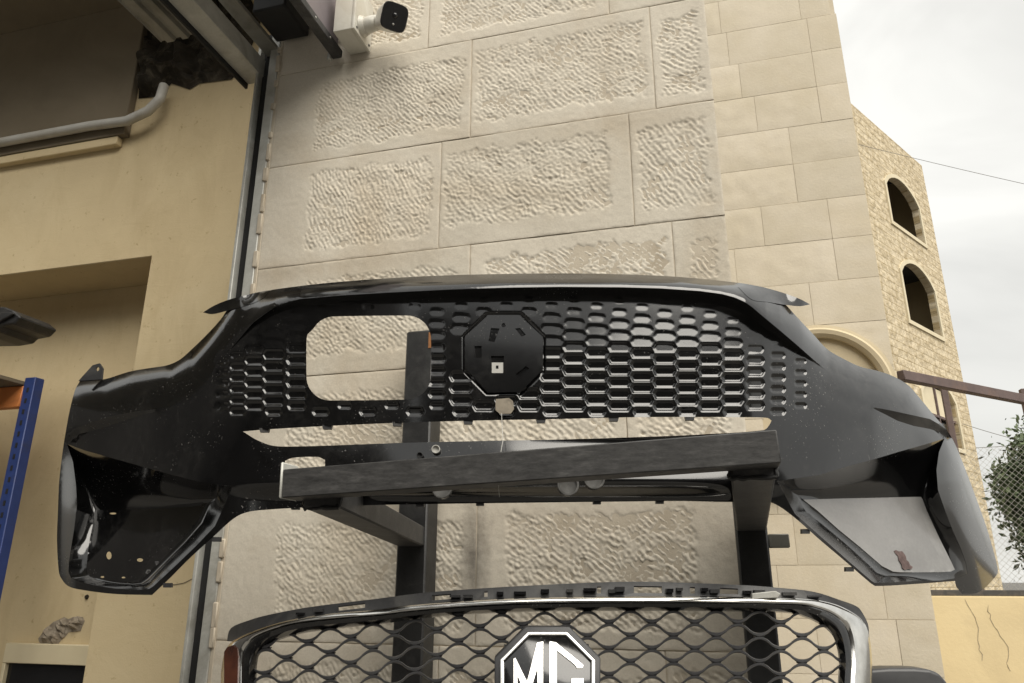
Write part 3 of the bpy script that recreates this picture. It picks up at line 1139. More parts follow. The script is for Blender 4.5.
mesh_obj('broken_plaster', np.stack([Vp[:, 0], YW0 + 0.2995 - hgt, Vp[:, 1]], 1), Tp, M['chip_rubble'], iw, True, 30)
ds = on_y(87, 597, YW0 + 0.299)
bm = bmesh.new()
bmesh.ops.create_icosphere(bm, subdivisions=1, radius=0.012, matrix=Matrix.Translation(Vector(ds)))
bm_obj('nail_hole', bm, M['void_black'], iw)
# hairline crack at the right
tube('crack', [on_y(x, y, YW0 - 0.0005) for x, y in ((168, 585), (176, 584.5), (184, 583), (192, 579))], 0.002, M['brown_board'], iw, 4)

# dark window with a cream frame, in the recess
wd = thing('wall_window', 'black window in a cream frame under the broken plaster patch', 'window')
a = on_y(6, 643, YW0 + 0.27)
b_ = on_y(93, 643, YW0 + 0.27)
wx0, wx1, wz1 = a[0], b_[0], a[2]
wy = YW0 + 0.299
fwid = 0.085
box('frame', (wx0, wy - 0.03, wz1 - fwid), (wx1, wy, wz1), M['cream_paint'], wd, 0.003)
box('frame', (wx0, wy - 0.029, wz1 - 0.62), (wx1, wy, wz1 - 0.62 + 0.04), M['cream_paint'], wd, 0.003)
box('frame', (wx0, wy - 0.0285, wz1 - 0.5795), (wx0 + 0.018, wy, wz1 - fwid - 0.0005), M['cream_paint'], wd, 0.002)
box('frame', (wx1 - 0.018, wy - 0.0285, wz1 - 0.5795), (wx1, wy, wz1 - fwid - 0.0005), M['cream_paint'], wd, 0.002)
box('pane', (wx0 + 0.0185, wy - 0.008, wz1 - 0.579), (wx1 - 0.0185, wy - 0.001, wz1 - fwid - 0.001), M['gloss_black'], wd)

# brown board high on the wall and the ceiling above
bbx = -2.76
bb = tag(box('ceiling_board', (-6.0, YW0 - 0.045, TOPZ + 0.015), (bbx, YW0 - 0.002, 4.55), M['brown_board'], None, 0.004),
         'dark brown board covering the wall above the white pipe', 'board')
led = tag(box('cable_trunking', (-6.0, YW0 - 0.04, TOPZ - 0.035), (-2.80, YW0 - 0.001, TOPZ + 0.012), M['yellow_paint'], None, 0.004),
          'beige trunking strip under the white pipe on the yellow wall', 'trunking')
pts = [(-6.0, YW0 - 0.075, TOPZ + 0.065), (-2.95, YW0 - 0.075, TOPZ + 0.072)]
p_end = on_y(148, 111, YW0 - 0.08)
p_e2 = on_y(160, 99, YW0 - 0.08)
p_e3 = on_y(164, 86, YW0 - 0.06)
for q in ((on_y(127, 121, YW0 - 0.078)), p_end, p_e2, p_e3):
    pts.append(tuple(q))
sm = []
for i in range(len(pts) - 1):
    for k in range(4):
        t = k / 4
        sm.append(Vector(pts[i]).lerp(Vector(pts[i + 1]), t))
sm.append(Vector(pts[-1]))
tag(tube('water_pipe', sm, 0.024, M['pvc'], None, 12), 'white plastic pipe bending up into the black hole by the ceiling', 'pipe')

# dirty broken hole (rough lumps, the dark of the void put into their colour)
hole_poly = [on_y(*p, YW0) for p in ((143, 33), (139, 99), (160, 97), (172, 84), (190, 90), (200, 84), (232, 80), (245, 66), (262, 20), (230, -40), (140, -40))]
hp2 = [(p[0], p[2]) for p in hole_poly]
gx, gz = np.meshgrid(np.linspace(-3.0, -1.9, 60), np.linspace(3.7, 5.2, 80))
ex = np.stack([gx.ravel(), gz.ravel()], 1)
ex = ex[inside(ex, hp2)]
Vp, Tp = cdt_mesh(hp2, [], ex)
hp_a = np.array(hp2)
seg_d = np.full(len(Vp), 9.0)
for i in range(len(hp_a)):
    a0, b0 = hp_a[i], hp_a[(i + 1) % len(hp_a)]
    t = np.clip(((Vp - a0) @ (b0 - a0)) / ((b0 - a0) @ (b0 - a0)), 0, 1)
    seg_d = np.minimum(seg_d, np.linalg.norm(Vp - (a0 + t[:, None] * (b0 - a0)), axis=1))
hg = 0.05 + 0.05 * vnoise(Vp[:, 0] / 0.08, Vp[:, 1] / 0.08, 15) + 0.025 * vnoise(Vp[:, 0] / 0.03, Vp[:, 1] / 0.03, 16)
hg = np.clip(hg, 0.004, 1) * sstep(0, 0.05, seg_d) + 0.004
tag(mesh_obj('void_rubble', np.stack([Vp[:, 0], YW0 - hg, Vp[:, 1]], 1), Tp, M['void_black'], None, True, 30),
    'rough dirty lumps coloured black as the dark void under the ceiling where the pipe ends', 'rubble')

# shop ceiling and the wall over the bay
cl_ = mesh_obj('ceiling', [(-6, 0.03, 4.55), (-1.25, 0.03, 4.55), (-1.25, 1.5, 4.55), (-6, 1.5, 4.55), (-6, 0.03, 4.7), (-1.25, 0.03, 4.7), (-1.25, 1.5, 4.7), (-6, 1.5, 4.7)],
               [(0, 1, 2, 3), (4, 7, 6, 5), (0, 4, 5, 1), (2, 6, 7, 3), (0, 3, 7, 4), (1, 5, 6, 2)], M['brown_board'])
cl_['kind'] = 'structure'
box('lintel', (-6.2, 0.001, 4.72), (PX0 - 0.003, 0.44, 6.4), M['limestone'], pier, 0.006)
box('upper_wall', (PX0, 0.001, 4.905), (PX1 - 0.001, 0.44, 6.399), M['limestone'], pier, 0.006)
sw = thing('side_wall', 'far plaster side wall of the garage bay', 'wall')
box('wall', (-6.2, 0.0, 0), (-6.0, 1.5, 4.9), M['yellow_paint'], sw)

# ------------------------------------------------------------------ shutter rail
sr = thing('door_rail', 'galvanised vertical door guide rail at the edge of the chiselled wall', 'door rail')
zt = 3.33
box('front_flange', (-1.318, -0.004, 0), (-1.284, 0.05, zt), M['galvanised'], sr, 0.002)
box('slot', (-1.3555, 0.022, 0), (-1.3185, 0.05, zt), M['rail_gap'], sr)
box('rear_flange', (-1.367, -0.002, 0), (-1.356, 0.05, zt), M['galvanised'], sr, 0.002)
box('mortar_fillet', (-1.2838, -0.001, 0), (PX0 + 0.0015, 0.02, zt), M['mortar'], sr, 0.001)
rnd = random.Random(3)
for k in range(26):
    z = 1.0 + k * 0.09 + rnd.uniform(-0.03, 0.03)
    box('mortar_lump', (-1.2865 - rnd.uniform(0, 0.005), -0.008, z), (PX0 + 0.001, 0.0, z + rnd.uniform(0.02, 0.07)), M['mortar'], sr, 0.003)

# ------------------------------------------------------------------ overhead door gear: tracks and sheets projecting from the wall at the head
TZ = 3.155
dg = thing('overhead_door_track', 'grey metal door tracks and sheets projecting overhead above the garage bay', 'door track')


def track(name, x0, x1, z0, z1, y0, y1, mat, bev=0.002):
    return box(name, (x0, y0, z0), (x1, y1, z1), mat, dg, bev)


track('channel', -1.425, -1.352, TZ + 0.004, TZ + 0.07, -1.6, 0.045, M['galvanised'])
track('channel_lip', -1.436, -1.4255, TZ - 0.012, TZ + 0.07, -1.6, 0.046, M['rail_gap'])
track('upper_sheet', -1.348, -1.292, TZ + 0.085, TZ + 0.10, -1.6, 0.03, M['dull_sheet'])
track('shadow_gap', -1.49, -1.437, TZ + 0.10, TZ + 0.12, -1.6, 0.05, M['rail_gap'])
# ribbed sheet
bm = bmesh.new()
xs = np.linspace(-1.66, -1.492, 29)
zs = TZ + 0.10 + 0.006 * np.sign(np.sin((xs + 1.66) * 2 * math.pi / 0.056))
y0_, y1_ = -1.6, -0.12
vv = [[bm.verts.new((x, y, z)) for x, z in zip(xs, zs)] for y in (y0_, y1_)]
for i in range(len(xs) - 1):
    bm.faces.new((vv[0][i], vv[0][i + 1], vv[1][i + 1], vv[1][i]))
rb = bm_obj('ribbed_sheet', bm, M['dull_sheet'], dg)
sm_ = rb.modifiers.new('Solidify', 'SOLIDIFY')
sm_.thickness = 0.004
track('housing', -1.29, -1.17, TZ + 0.10, TZ + 0.45, -0.16, -0.012, M['rail_gap'], 0.006)
# right-hand arm with the painted sheet above it
track('arm', -1.073, -1.040, TZ - 0.012, TZ + 0.016, -1.5, -0.014, M['rack_steel'], 0.003)
track('arm_sheet', -1.058, -1.050, TZ + 0.017, TZ + 0.55, -1.5, -0.03, M['purple_sheet'], 0.001)
track('arm_sheet', -1.29, -1.0585, TZ + 0.47, TZ + 0.48, -1.5, -0.03, M['dull_sheet'], 0.001)
for k in range(9):
    box('rivet', (-1.0398, -0.1 - k * 0.09, TZ - 0.002), (-1.0375, -0.094 - k * 0.09, TZ + 0.004), M['galvanised'], dg, 0.001)
bm = bmesh.new()
xs = np.linspace(-6.0, -2.3, 134)
zs = TZ + 0.30 + 0.010 * np.sign(np.sin((xs + 6.0) * 2 * math.pi / 0.11))
vv = [[bm.verts.new((x, y, z)) for x, z in zip(xs, zs)] for y in (-2.6, -0.74)]
for i in range(len(xs) - 1):
    bm.faces.new((vv[0][i], vv[0][i + 1], vv[1][i + 1], vv[1][i]))
rb = bm_obj('unseen_door_leaf', bm, M['dull_sheet'], dg)  # unseen open door leaf, set overhead for its shade and dark reflections
rb.modifiers.new('Solidify', 'SOLIDIFY').thickness = 0.004
box('hook', (-1.086, -0.032, TZ - 0.02), (-1.074, -0.016, TZ + 0.004), M['galvanised'], dg, 0.002)

# ------------------------------------------------------------------ security camera on its junction box
sc = thing('security_camera', 'white bullet security camera with black face on a wall junction box', 'camera')
jb = box('junction_box', (-1.020, -0.118, TZ - 0.0), (-0.958, -0.006, TZ + 0.17), M['white_plastic'], sc, 0.004, 2)
box('box_lid', (-0.9575, -0.121, TZ - 0.003), (-0.946, -0.004, TZ + 0.173), M['white_plastic'], sc, 0.003, 2)
for yy, zz in ((-0.105, TZ + 0.012), (-0.02, TZ + 0.012)):
    bm = bmesh.new()
    bmesh.ops.create_cone(bm, cap_ends=True, segments=10, radius1=0.004, radius2=0.004, depth=0.002,
                          matrix=Matrix.Translation((-0.9452, yy, zz)) @ Matrix.Rotation(math.pi / 2, 4, 'Y'))
    bm_obj('screw', bm, M['rail_gap'], sc)
face_c = Vector(dep(394.5, 17, 1.80))
cdir = (Vector(CAM) - face_c)
cdir.z *= 0.75
cdir.normalize()
cdir = (cdir + Vector((0.34, 0, -0.12))).normalized()
mount = Vector((-0.945, -0.072, face_c.z + 0.055))
bm = bmesh.new()
bmesh.ops.create_cone(bm, cap_ends=True, segments=24, radius1=0.034, radius2=0.028, depth=0.014, matrix=Matrix.Translation(mount + Vector((0.007, 0, 0))) @ Matrix.Rotation(math.pi / 2, 4, 'Y'))
bm_obj('mount_base', bm, M['white_plastic'], sc, True)
back = face_c - cdir * 0.12
tube('arm', [mount + Vector((0.012, 0, 0)), mount + Vector((0.035, -0.004, 0.0)), mount + Vector((0.055, 0.0, 0.005)), back + cdir * 0.04], [0.026, 0.025, 0.023, 0.020], M['white_plastic'], sc, 14)


def squircle(r, n=40, p=4.0):
    out = []
    for k in range(n):
        t = 2 * math.pi * k / n
        c, s = math.cos(t), math.sin(t)
        out.append((r * math.copysign(abs(c) ** (2 / p), c), r * math.copysign(abs(s) ** (2 / p), s)))
    return out


q = cdir.to_track_quat('Z', 'Y')


def squircle_body(name, prof, mat):
    bm = bmesh.new()
    prev = None
    for zz, r in prof:
        rg_ = [bm.verts.new(face_c + q @ Vector((x, y, zz))) for x, y in squircle(r)]
        if prev:
            for i in range(len(rg_)):
                j = (i + 1) % len(rg_)
                bm.faces.new((prev[i], prev[j], rg_[j], rg_[i]))
        else:
            bm.faces.new(rg_[::-1])
        prev = rg_
    bm.faces.new(prev)
    return bm_obj(name, bm, mat, sc, True, 40)


squircle_body('body', [(-0.10, 0.024), (-0.095, 0.034), (-0.03, 0.0385), (-0.004, 0.0395)], M['white_plastic'])
squircle_body('face', [(-0.0035, 0.0395), (0.0, 0.0398), (0.003, 0.0380), (0.0035, 0.033)], M['gloss_black'])
bm = bmesh.new()
bmesh.ops.create_uvsphere(bm, u_segments=16, v_segments=8, radius=0.009, matrix=Matrix.Translation(face_c + q @ Vector((0, 0.004, 0.0))))
bm_obj('lens', bm, M['gloss_black'], sc, True)
bm = bmesh.new()
bmesh.ops.create_uvsphere(bm, u_segments=10, v_segments=6, radius=0.0035, matrix=Matrix.Translation(face_c + q @ Vector((0, -0.021, 0.0025))))
bm_obj('sensor', bm, M['white_label'], sc, True)

# ------------------------------------------------------------------ storage rack inside the bay
st = thing('storage_rack', 'blue upright storage rack with orange shelf beam in the garage bay', 'storage rack')
for k, x in enumerate((-2.945, -4.6)):
    for yy in (0.80, 0.45):
        if k == 0 and yy < 0.5:
            continue
        up_ = box('upright', (x - 0.03, yy - 0.025, 0), (x + 0.03, yy + 0.025, 2.42), M['blue_steel'], st, 0.003)
        if k == 0:
            for j in range(30):
                zc = 0.9 + j * 0.05
                box('slot', (x - 0.006, yy - 0.0265, zc), (x + 0.006, yy - 0.0249, zc + 0.022), M['rail_gap'], up_)
ob = box('shelf_beam', (-4.57, 0.778, 2.285), (-2.977, 0.815, 2.385), M['orange_steel'], st, 0.005)
box('beam_hook', (-2.985, 0.768, 2.285), (-2.970, 0.777, 2.345), M['orange_steel'], st, 0.002)
box('shelf_board', (-4.57, 0.40, 2.387), (-2.98, 0.86, 2.405), M['brown_board'], st, 0.002)
box('shelf_beam', (-4.57, 0.42, 2.285), (-2.977, 0.455, 2.385), M['orange_steel'], st, 0.005)

# black car part lying on the rack: ribbed plastic moulding standing up from the shelf
bp_ = thing('black_car_part', 'black plastic car part with jagged end on the storage rack', 'car part')
tip = on_y(24, 318, 0.62)
prof2 = [(0.0, 0.0), (-0.05, 0.035), (-0.10, 0.055), (-0.30, 0.085), (-0.9, 0.10), (-0.9, -0.03), (-0.35, -0.05), (-0.20, -0.060), (-0.12, -0.055), (-0.10, -0.035), (-0.03, -0.03)]
prism('shell', [(tip[0] + x, 0.60, tip[2] + z) for x, z in prof2], (0, 0.20, 0), M['dark_plastic'], bp_, 0.006)
prism('rib', [(tip[0] - 0.18, 0.585, tip[2] - 0.055), (tip[0] - 0.02, 0.585, tip[2] + 0.012), (tip[0] - 0.05, 0.585, tip[2] + 0.022), (tip[0] - 0.9, 0.585, tip[2] + 0.03), (tip[0] - 0.9, 0.585, tip[2] - 0.02)], (0, 0.013, 0), M['dark_plastic'], bp_, 0.003)
prism('foot', [(tip[0] - 0.75, 0.62, 2.406), (tip[0] - 0.42, 0.62, 2.406), (tip[0] - 0.36, 0.62, tip[2] - 0.04), (tip[0] - 0.85, 0.62, tip[2] - 0.025)], (0, 0.16, 0), M['dark_plastic'], bp_, 0.005)

# ================================================================== DISPLAY RACK
rk = thing('bumper_rack', 'black welded steel rack of square tubes holding the car parts', 'rack')
PLX, PRX = -0.692, 0.071
PZL = float(on_y(416, 331, -0.115)[2])
box('post', (PLX - 0.037, -0.118, 0.0), (PLX + 0.037, -0.045, PZL), M['rack_dark'], rk, 0.004)
box('post', (PRX - 0.032, -0.118, 0.0), (PRX + 0.032, -0.045, 1.72), M['rack_dark'], rk, 0.004)
# rust smear on the left post top
box('rust_patch', (PLX + 0.025, -0.1195, PZL - 0.05), (PLX + 0.034, -0.1185, PZL - 0.008), M['rust_orange'], rk)
for x in (PLX, PRX):
    for z in (0.35, 1.25):
        box('wall_tie', (x - 0.02, -0.046, z), (x + 0.02, 0.006, z + 0.04), M['rack_steel'], rk)
BY0 = -0.75
bl0 = on_y(282, 483.5, BY0)
br0 = on_y(779, 446, BY0)
bl0[1] = br0[1] = BY0 + 0.024
beam = bar('cross_beam', bl0, br0, 0.048, 0.0445, M['rack_beam'], rk, 0.0016)
# open end of the tube at the left
Mx, Lx = bar_matrix(bl0, br0)
box('tube_rim', (-0.005, -0.0245, -0.0225), (-0.0005, 0.0245, 0.034), M['galvanised'], rk, 0.002, 1, Mx)
box('tube_void', (-0.0062, -0.021, -0.019), (-0.0052, 0.021, 0.030), M['rack_inner'], rk, 0, 1, Mx)


def arm(x_f, z_f, x_b, z_b, w):
    return bar('arm', (x_f, BY0 + 0.049, z_f), (x_b, -0.119, z_b), w, 0.045, M['rack_steel'], rk, 0.003)


zfl = bl0[2] - 0.012
zfr = br0[2] - 0.012
arm(bl0[0] + 0.045, zfl, PLX, 1.645, 0.062)
arm(br0[0] - 0.034, zfr, PRX, 1.668, 0.060)
for zz in (0.95,):      # lower tier that carries the grille
    for x in (PLX, PRX):
        bar('lower_arm', (x, -0.70, zz), (x, -0.119, zz), 0.05, 0.045, M['rack_steel'], rk, 0.003)
    bar('lower_beam', (PLX - 0.04, -0.725, zz), (PRX + 0.04, -0.725, zz), 0.048, 0.05, M['rack_steel'], rk, 0.003)
rnd = random.Random(21)
for cx_, zc_ in ((bl0[0] + 0.045, zfl), (br0[0] - 0.034, zfr)):
    for sx_ in (-0.031, 0.031):
        pts_ = [(cx_ + sx_ + rnd.uniform(-0.001, 0.001), BY0 + 0.049 + rnd.uniform(0, 0.001), zc_ - 0.022 + 0.044 * k / 11) for k in range(12)]
        tube('weld_bead', pts_, [0.0028 + rnd.uniform(0, 0.0016) for _ in pts_], M['rack_dark'], rk, 7)
    pts_ = [(cx_ - 0.031 + 0.062 * k / 14, BY0 + 0.049 + rnd.uniform(0, 0.001), zc_ - 0.0225 + rnd.uniform(-0.001, 0.001)) for k in range(15)]
    tube('weld_bead', pts_, [0.0028 + rnd.uniform(0, 0.0018) for _ in pts_], M['rack_dark'], rk, 7)
tb = on_y(779, 540, -0.09)
box('bracket_plate', (PRX + 0.033, -0.10, tb[2] - 0.016), (tb[0] + 0.02, -0.075, tb[2] + 0.012), M['dull_sheet'], rk, 0.002)

# ================================================================== FRONT BUMPER
bu = thing('front_bumper', 'black car front bumper with dimpled grille panel resting on the rack', 'car bumper')
CX = 505.0


def base_depth(px):
    x = (px - CX) / 480.0
    ax = np.abs(x)
    return 1.245 + 0.16 * x ** 2 + 0.20 * ax ** 6 - 0.055 * x


outl = [(221, 319), (228, 309), (240, 299), (252, 293.5), (300, 286), (350, 281), (400, 277.5), (450, 275.2), (500, 274), (560, 273.4), (620, 274.2), (680, 277), (740, 283),
        (760, 287), (774, 294), (786, 305), (796, 316), (813, 334), (827, 349), (842, 358), (860, 366.5), (878, 371), (892.6, 376), (908, 385), (918, 396), (930, 410.5),
        (938, 420), (946, 429), (953.5, 441), (961, 458), (971, 484), (982, 514), (989, 535), (998, 570), (996, 576), (979, 592), (962, 594), (956, 586), (955, 581),
        (915, 584), (875, 586), (871, 583.5), (846, 562), (820, 540), (795, 518), (775, 504), (760, 500.5), (733, 502), (680, 501), (630, 501.5), (545, 502.5), (432, 504), (377, 505),
        (340, 506), (303, 507.5), (270, 509.5), (248, 512), (234.5, 518), (213, 537), (190, 558), (168, 580), (152, 595), (115, 594), (79.5, 589.5), (68, 586), (62, 579.5), (59, 573), (57, 540), (58, 509),
        (59, 484), (61.5, 460), (65, 436), (70, 409), (75.5, 389), (80, 381), (103, 379.5), (130, 371.5), (150, 368), (168, 365), (180, 359.5), (191, 350), (207, 334.5)]


def rrect(x0, y0, x1, y1, r, n=6):
    P = []
    for cx, cy, a0 in ((x1 - r, y0 + r, -90), (x1 - r, y1 - r, 0), (x0 + r, y1 - r, 90), (x0 + r, y0 + r, 180)):
        for k in range(n + 1):
            t = math.radians(a0 + 90 * k / n)
            P.append((cx + r * math.cos(t), cy + r * math.sin(t)))
    return P


hole_ap = rrect(306.5, 316, 431, 400, 24)
hole_ap = [(x + (6 if y < 330 and x < 340 else 0) * 0.6, y + (360 - y) * 0.0 + (x - 370) * -0.012) for x, y in hole_ap]
hole_low = [(243, 431.5), (265, 429.5), (327, 426), (401, 422.7), (480, 420.5), (560, 419), (637, 417.2), (740, 417.2), (768, 418), (771.5, 420.5), (769, 425.5), (764, 430), (700, 434.5), (640, 437), (560, 439.5), (480, 441), (398, 443),
            (330, 445.5), (288, 446.5), (272, 445.5), (257, 440)]
hole_slot = [(285, 461), (292, 458), (318, 457), (325, 460), (325, 468), (318, 473), (287, 474)]
ringR = [(777, 481), (819, 475), (845, 467), (875, 459), (898, 452), (925, 444.5), (944.5, 438.5), (939, 452), (936.5, 470), (938, 490), (946, 513), (953, 531), (961, 549), (966, 563), (967.5, 574), (957, 578), (940, 580.5), (915, 581), (890, 582.5), (875, 583), (871, 580.5), (845, 558), (820, 536), (795, 514)]
innR = [(803, 499.5), (822, 499), (845, 498.3), (872, 497.8), (895, 497.2), (912, 496.8), (921, 496.8), (922.5, 499), (924, 503), (927, 511), (933, 524), (940, 539), (946.5, 552), (951, 561), (955, 569.5), (951, 571.5), (940, 572), (915, 572.3), (900, 572.2), (893, 571.5), (882, 566), (860, 547), (838, 529), (818, 511)]
ringL = [(233, 486), (200, 482), (165, 473), (140, 466), (112, 458), (85, 450.5), (67, 444), (73, 462), (76, 485), (77, 505), (74, 530), (71, 548), (69, 562), (68.5, 572), (71, 578), (80, 582), (92, 585), (115, 588.5), (138, 590), (149, 589), (153, 586.5), (173, 568), (196, 546), (215, 526)]
innL = [(206, 505), (185, 507), (160, 508.5), (140, 509.2), (116, 510), (103, 510), (95, 510), (94, 513), (93.5, 518), (93, 524), (90, 538), (88, 551), (87, 562), (86.5, 570), (87, 575), (92, 577.5), (100, 579), (117, 581), (130, 582), (139, 581), (146, 576), (163, 559), (181, 541), (196, 523)]

Lx_ = np.array([228, 240, 253, 265, 276, 288, 300, 340, 390, 450, 510, 560, 620, 660, 700, 722, 735, 745, 752, 765, 780, 797, 815, 830])
Ly_ = np.array([352, 338, 323, 314, 306.5, 302, 299, 295.5, 292.5, 289.5, 287.5, 286.8, 287.2, 288.3, 291, 294, 297.5, 302, 307, 318, 330.5, 345, 361, 373])
Pw_ = np.array([0.6, 0.8, 1.0, 1.5, 2.5, 3.0, 3.8, 5.5, 7, 8, 8.5, 8.8, 9.2, 9.8, 11, 12, 12.5, 12.5, 12, 10.5, 8, 5, 2, 0.6])
OCT = [(488, 314), (519.4, 314), (544, 336.6), (544, 370), (521, 393), (487, 393.7), (464, 368), (464, 335.7)]
# dimples: staggered columns
dim = []
colx = [(k, CX + 1.5 + 22.6 * k) for k in range(-2, 15)] + list(zip(range(-3, -13, -1), [437, 415, 392, 368, 345, 321, 297, 274, 254.5, 238])) + [(-13, 223)]
for k, cx in colx:
    for j in range(0, 12):
        cy = 411.5 - 11.75 * j - (5.9 if k % 2 else 0)
        cy += 0.00007 * (cx - CX) ** 2 * (j / 9.0)
        top = np.interp(cx, Lx_, Ly_ + Pw_)
        if cx < 220 or cx > 812:
            continue
        if cy < top + 2.5 or cy > 412:
            continue
        e = min((cy - top) / 34.0, (418 - cy) / 16.0 + 0.15, (cx - 196) / 80.0, (826 - cx) / 110.0)
        sc_ = float(np.clip(0.40 + 0.62 * e, 0.36, 1.0))
        if cx > CX + 180 and (cx - CX - 180) * 0.55 > (cy - 300) * 1.0 + 16:
            continue
        oq = max(abs(cx - 504), abs(cy - 353.8), (abs(cx - 504) + abs(cy - 353.8)) / 1.414)
        if oq < 44:
            continue
        ap_d = max(306.5 - cx, cx - 431, 316 - cy, cy - 400)
        if ap_d < 4.5:
            continue
        sc_ = min(sc_, 0.30 + 0.055 * ap_d + (0.0 if abs(cy - 358) > 42 else 0.1))
        deep = 0.0048 * (0.45 + 0.55 * sc_) * (0.62 + 0.38 * float(sstep(318, 365, np.array(cy))))
        dim.append((cx, cy, 12.2 * sc_, 5.55 * sc_, deep))


def skin(P, dimples=True):
    px, py = P[:, 0], P[:, 1]
    x = (px - CX) / 480.0
    ax = np.abs(x)
    d = base_depth(px)
    cen = 1 - sstep(0.50, 0.66, ax)
    # lip / frame standing proud of the panel, tapering out at the sides
    lo = np.interp(px, Lx_, Ly_)
    wd_ = np.interp(px, Lx_, Pw_)
    inr = (px > 228) & (px < 830)
    fr = np.clip((lo + wd_ - py) / np.maximum(wd_, 0.5), 0, 1)
    amp = -0.030 * np.clip(wd_ / 9.0, 0, 1.15) ** 0.8
    d = d + np.where(inr, fr * amp, 0) * sstep(228, 262, px) * (1 - sstep(800, 830, px))
    # lip leans back towards its top edge
    topy = np.interp(px, [203, 225, 250, 300, 400, 500, 620, 680, 740, 770, 790, 810], [312, 301, 294, 286, 277.5, 274, 274.2, 277, 283, 288.5, 295, 304])
    tt = np.clip((lo - py) / np.maximum(lo - topy, 4), 0, 1)
    d = d + np.where((px > 235) & (px < 806), 0.050 * tt ** 2 * (1 - sstep(0.52, 0.62, ax)) + 0.03 * np.clip(tt, 0, 1) ** 2 * sstep(0.50, 0.62, ax), 0) * sstep(235, 262, px) * (1 - sstep(780, 806, px))
    # panel leans back a little
    d = d + (1 - np.where(inr, fr, 0)) * 0.0045 * np.clip((400 - py) / 110, -0.2, 1) * cen * (py > lo - 0.5)
    # lower strip: leans forward to y=484, then undercut
    low = (1 - sstep(0.44, 0.55, ax)) * sstep(428, 441, py)
    d = d + low * (0.016 * np.clip((482 - py) / 42.0, 0, 1) ** 1.2 + 0.0 * py) + (1 - sstep(0.34, 0.62, ax)) * 0.045 * sstep(483, 499, py)
    # side body: shoulder rolling back to its upper outline
    shx = np.array([60, 80, 103, 130, 168, 191, 221, 240, 780, 796, 813, 827, 842, 860, 878, 892, 908, 918, 930, 946, 961, 1000])
    shy = np.array([384, 381, 379, 371, 365, 350, 319, 300, 300, 316, 334, 349, 358, 366, 371, 376, 385, 396, 410, 429, 458, 560])
    up_ = np.interp(px, shx, shy)
    ds_ = np.clip(py - up_, 0, 400)
    side = sstep(0.50, 0.68, ax)
    d = d + side * 0.055 * np.exp(-ds_ / 15.0)
    # side body leans: fuller towards its middle
    d = d + side * 0.030 * np.clip((455 - py) / 90, -0.3, 1.0)
    # shoulder notch
    for sgn in (1, -1):
        if sgn == 1:
            ux, uy = np.array([872, 885, 898, 914, 930, 942, 950]), np.array([407, 409.3, 412, 415.5, 419, 426, 437])
            wx_, ww = np.array([872, 885, 898, 914, 930, 942, 950]), np.array([0.4, 5, 9, 10.5, 10.0, 7, 1.5])
            k = sstep(868, 925, px)
            m = px > 868
        else:
            ux, uy = np.array([60, 67, 79, 95, 109, 127, 144, 168]), np.array([446, 438, 427, 421, 417, 413, 410.5, 408])
            wx_, ww = ux, np.array([0.6, 2.5, 7, 9, 9, 7, 4, 0.5])
            k = 1 - sstep(100, 170, px)
            m = px < 170
        yy = np.interp(px, ux, uy)
        w2 = np.interp(px, wx_, ww)
        d = d + np.where(m, (0.040 if sgn == 1 else 0.026) * k * np.clip((py - yy) / np.maximum(w2, 0.5), 0, 1), 0)
    # wing blades beyond the lamp recess fold back
    d = d + 0.028 * sstep(944, 975, px - (py - 480) * 0.30) * sstep(440, 500, py) * (px > 900)
    d = d + 0.012 * (1 - sstep(60, 78, px)) * sstep(430, 480, py)
    # seat for the emblem plate
    if dimples:
        oc = np.maximum(np.maximum(np.abs(px - 504) / 40.0, np.abs(py - 353.8) / 39.8), (np.abs(px - 504) + np.abs(py - 353.8)) / 57.0)
        d = d + 0.0045 * (1 - sstep(1.005, 1.035, oc))
        for cx, cy, a, b, dp in dim:
            m = (np.abs(px - cx) < a + 2) & (np.abs(py - cy) < b + 2)
            if not m.any():
                continue
            vs = (py[m] - cy) / b
            v = np.abs(vs)
            xx = px[m] - cx
            lowr = float(sstep(340, 366, np.array(cy)))
            e_ = np.minimum((1 - v) * b, (a - 0.27 * a * v - np.abs(xx)) * 0.85)
            pocket = sstep(-0.15, 1.7, e_) * (1.0 + 0.24 * vs)
            et = np.minimum((1 + vs) * b - 0.035 * (xx + 0.25 * a) ** 2 * (10.0 / max(a, 3)) * 0.35, (a - 0.27 * a * v - np.abs(xx)) * 0.6)
            scale_ = 0.24 * sstep(-0.1, 1.7, et) * np.clip((1 - vs) / 2.0, 0, 1) ** 0.9
            d[m] += dp * (lowr * pocket + (1 - lowr) * scale_)
    return d


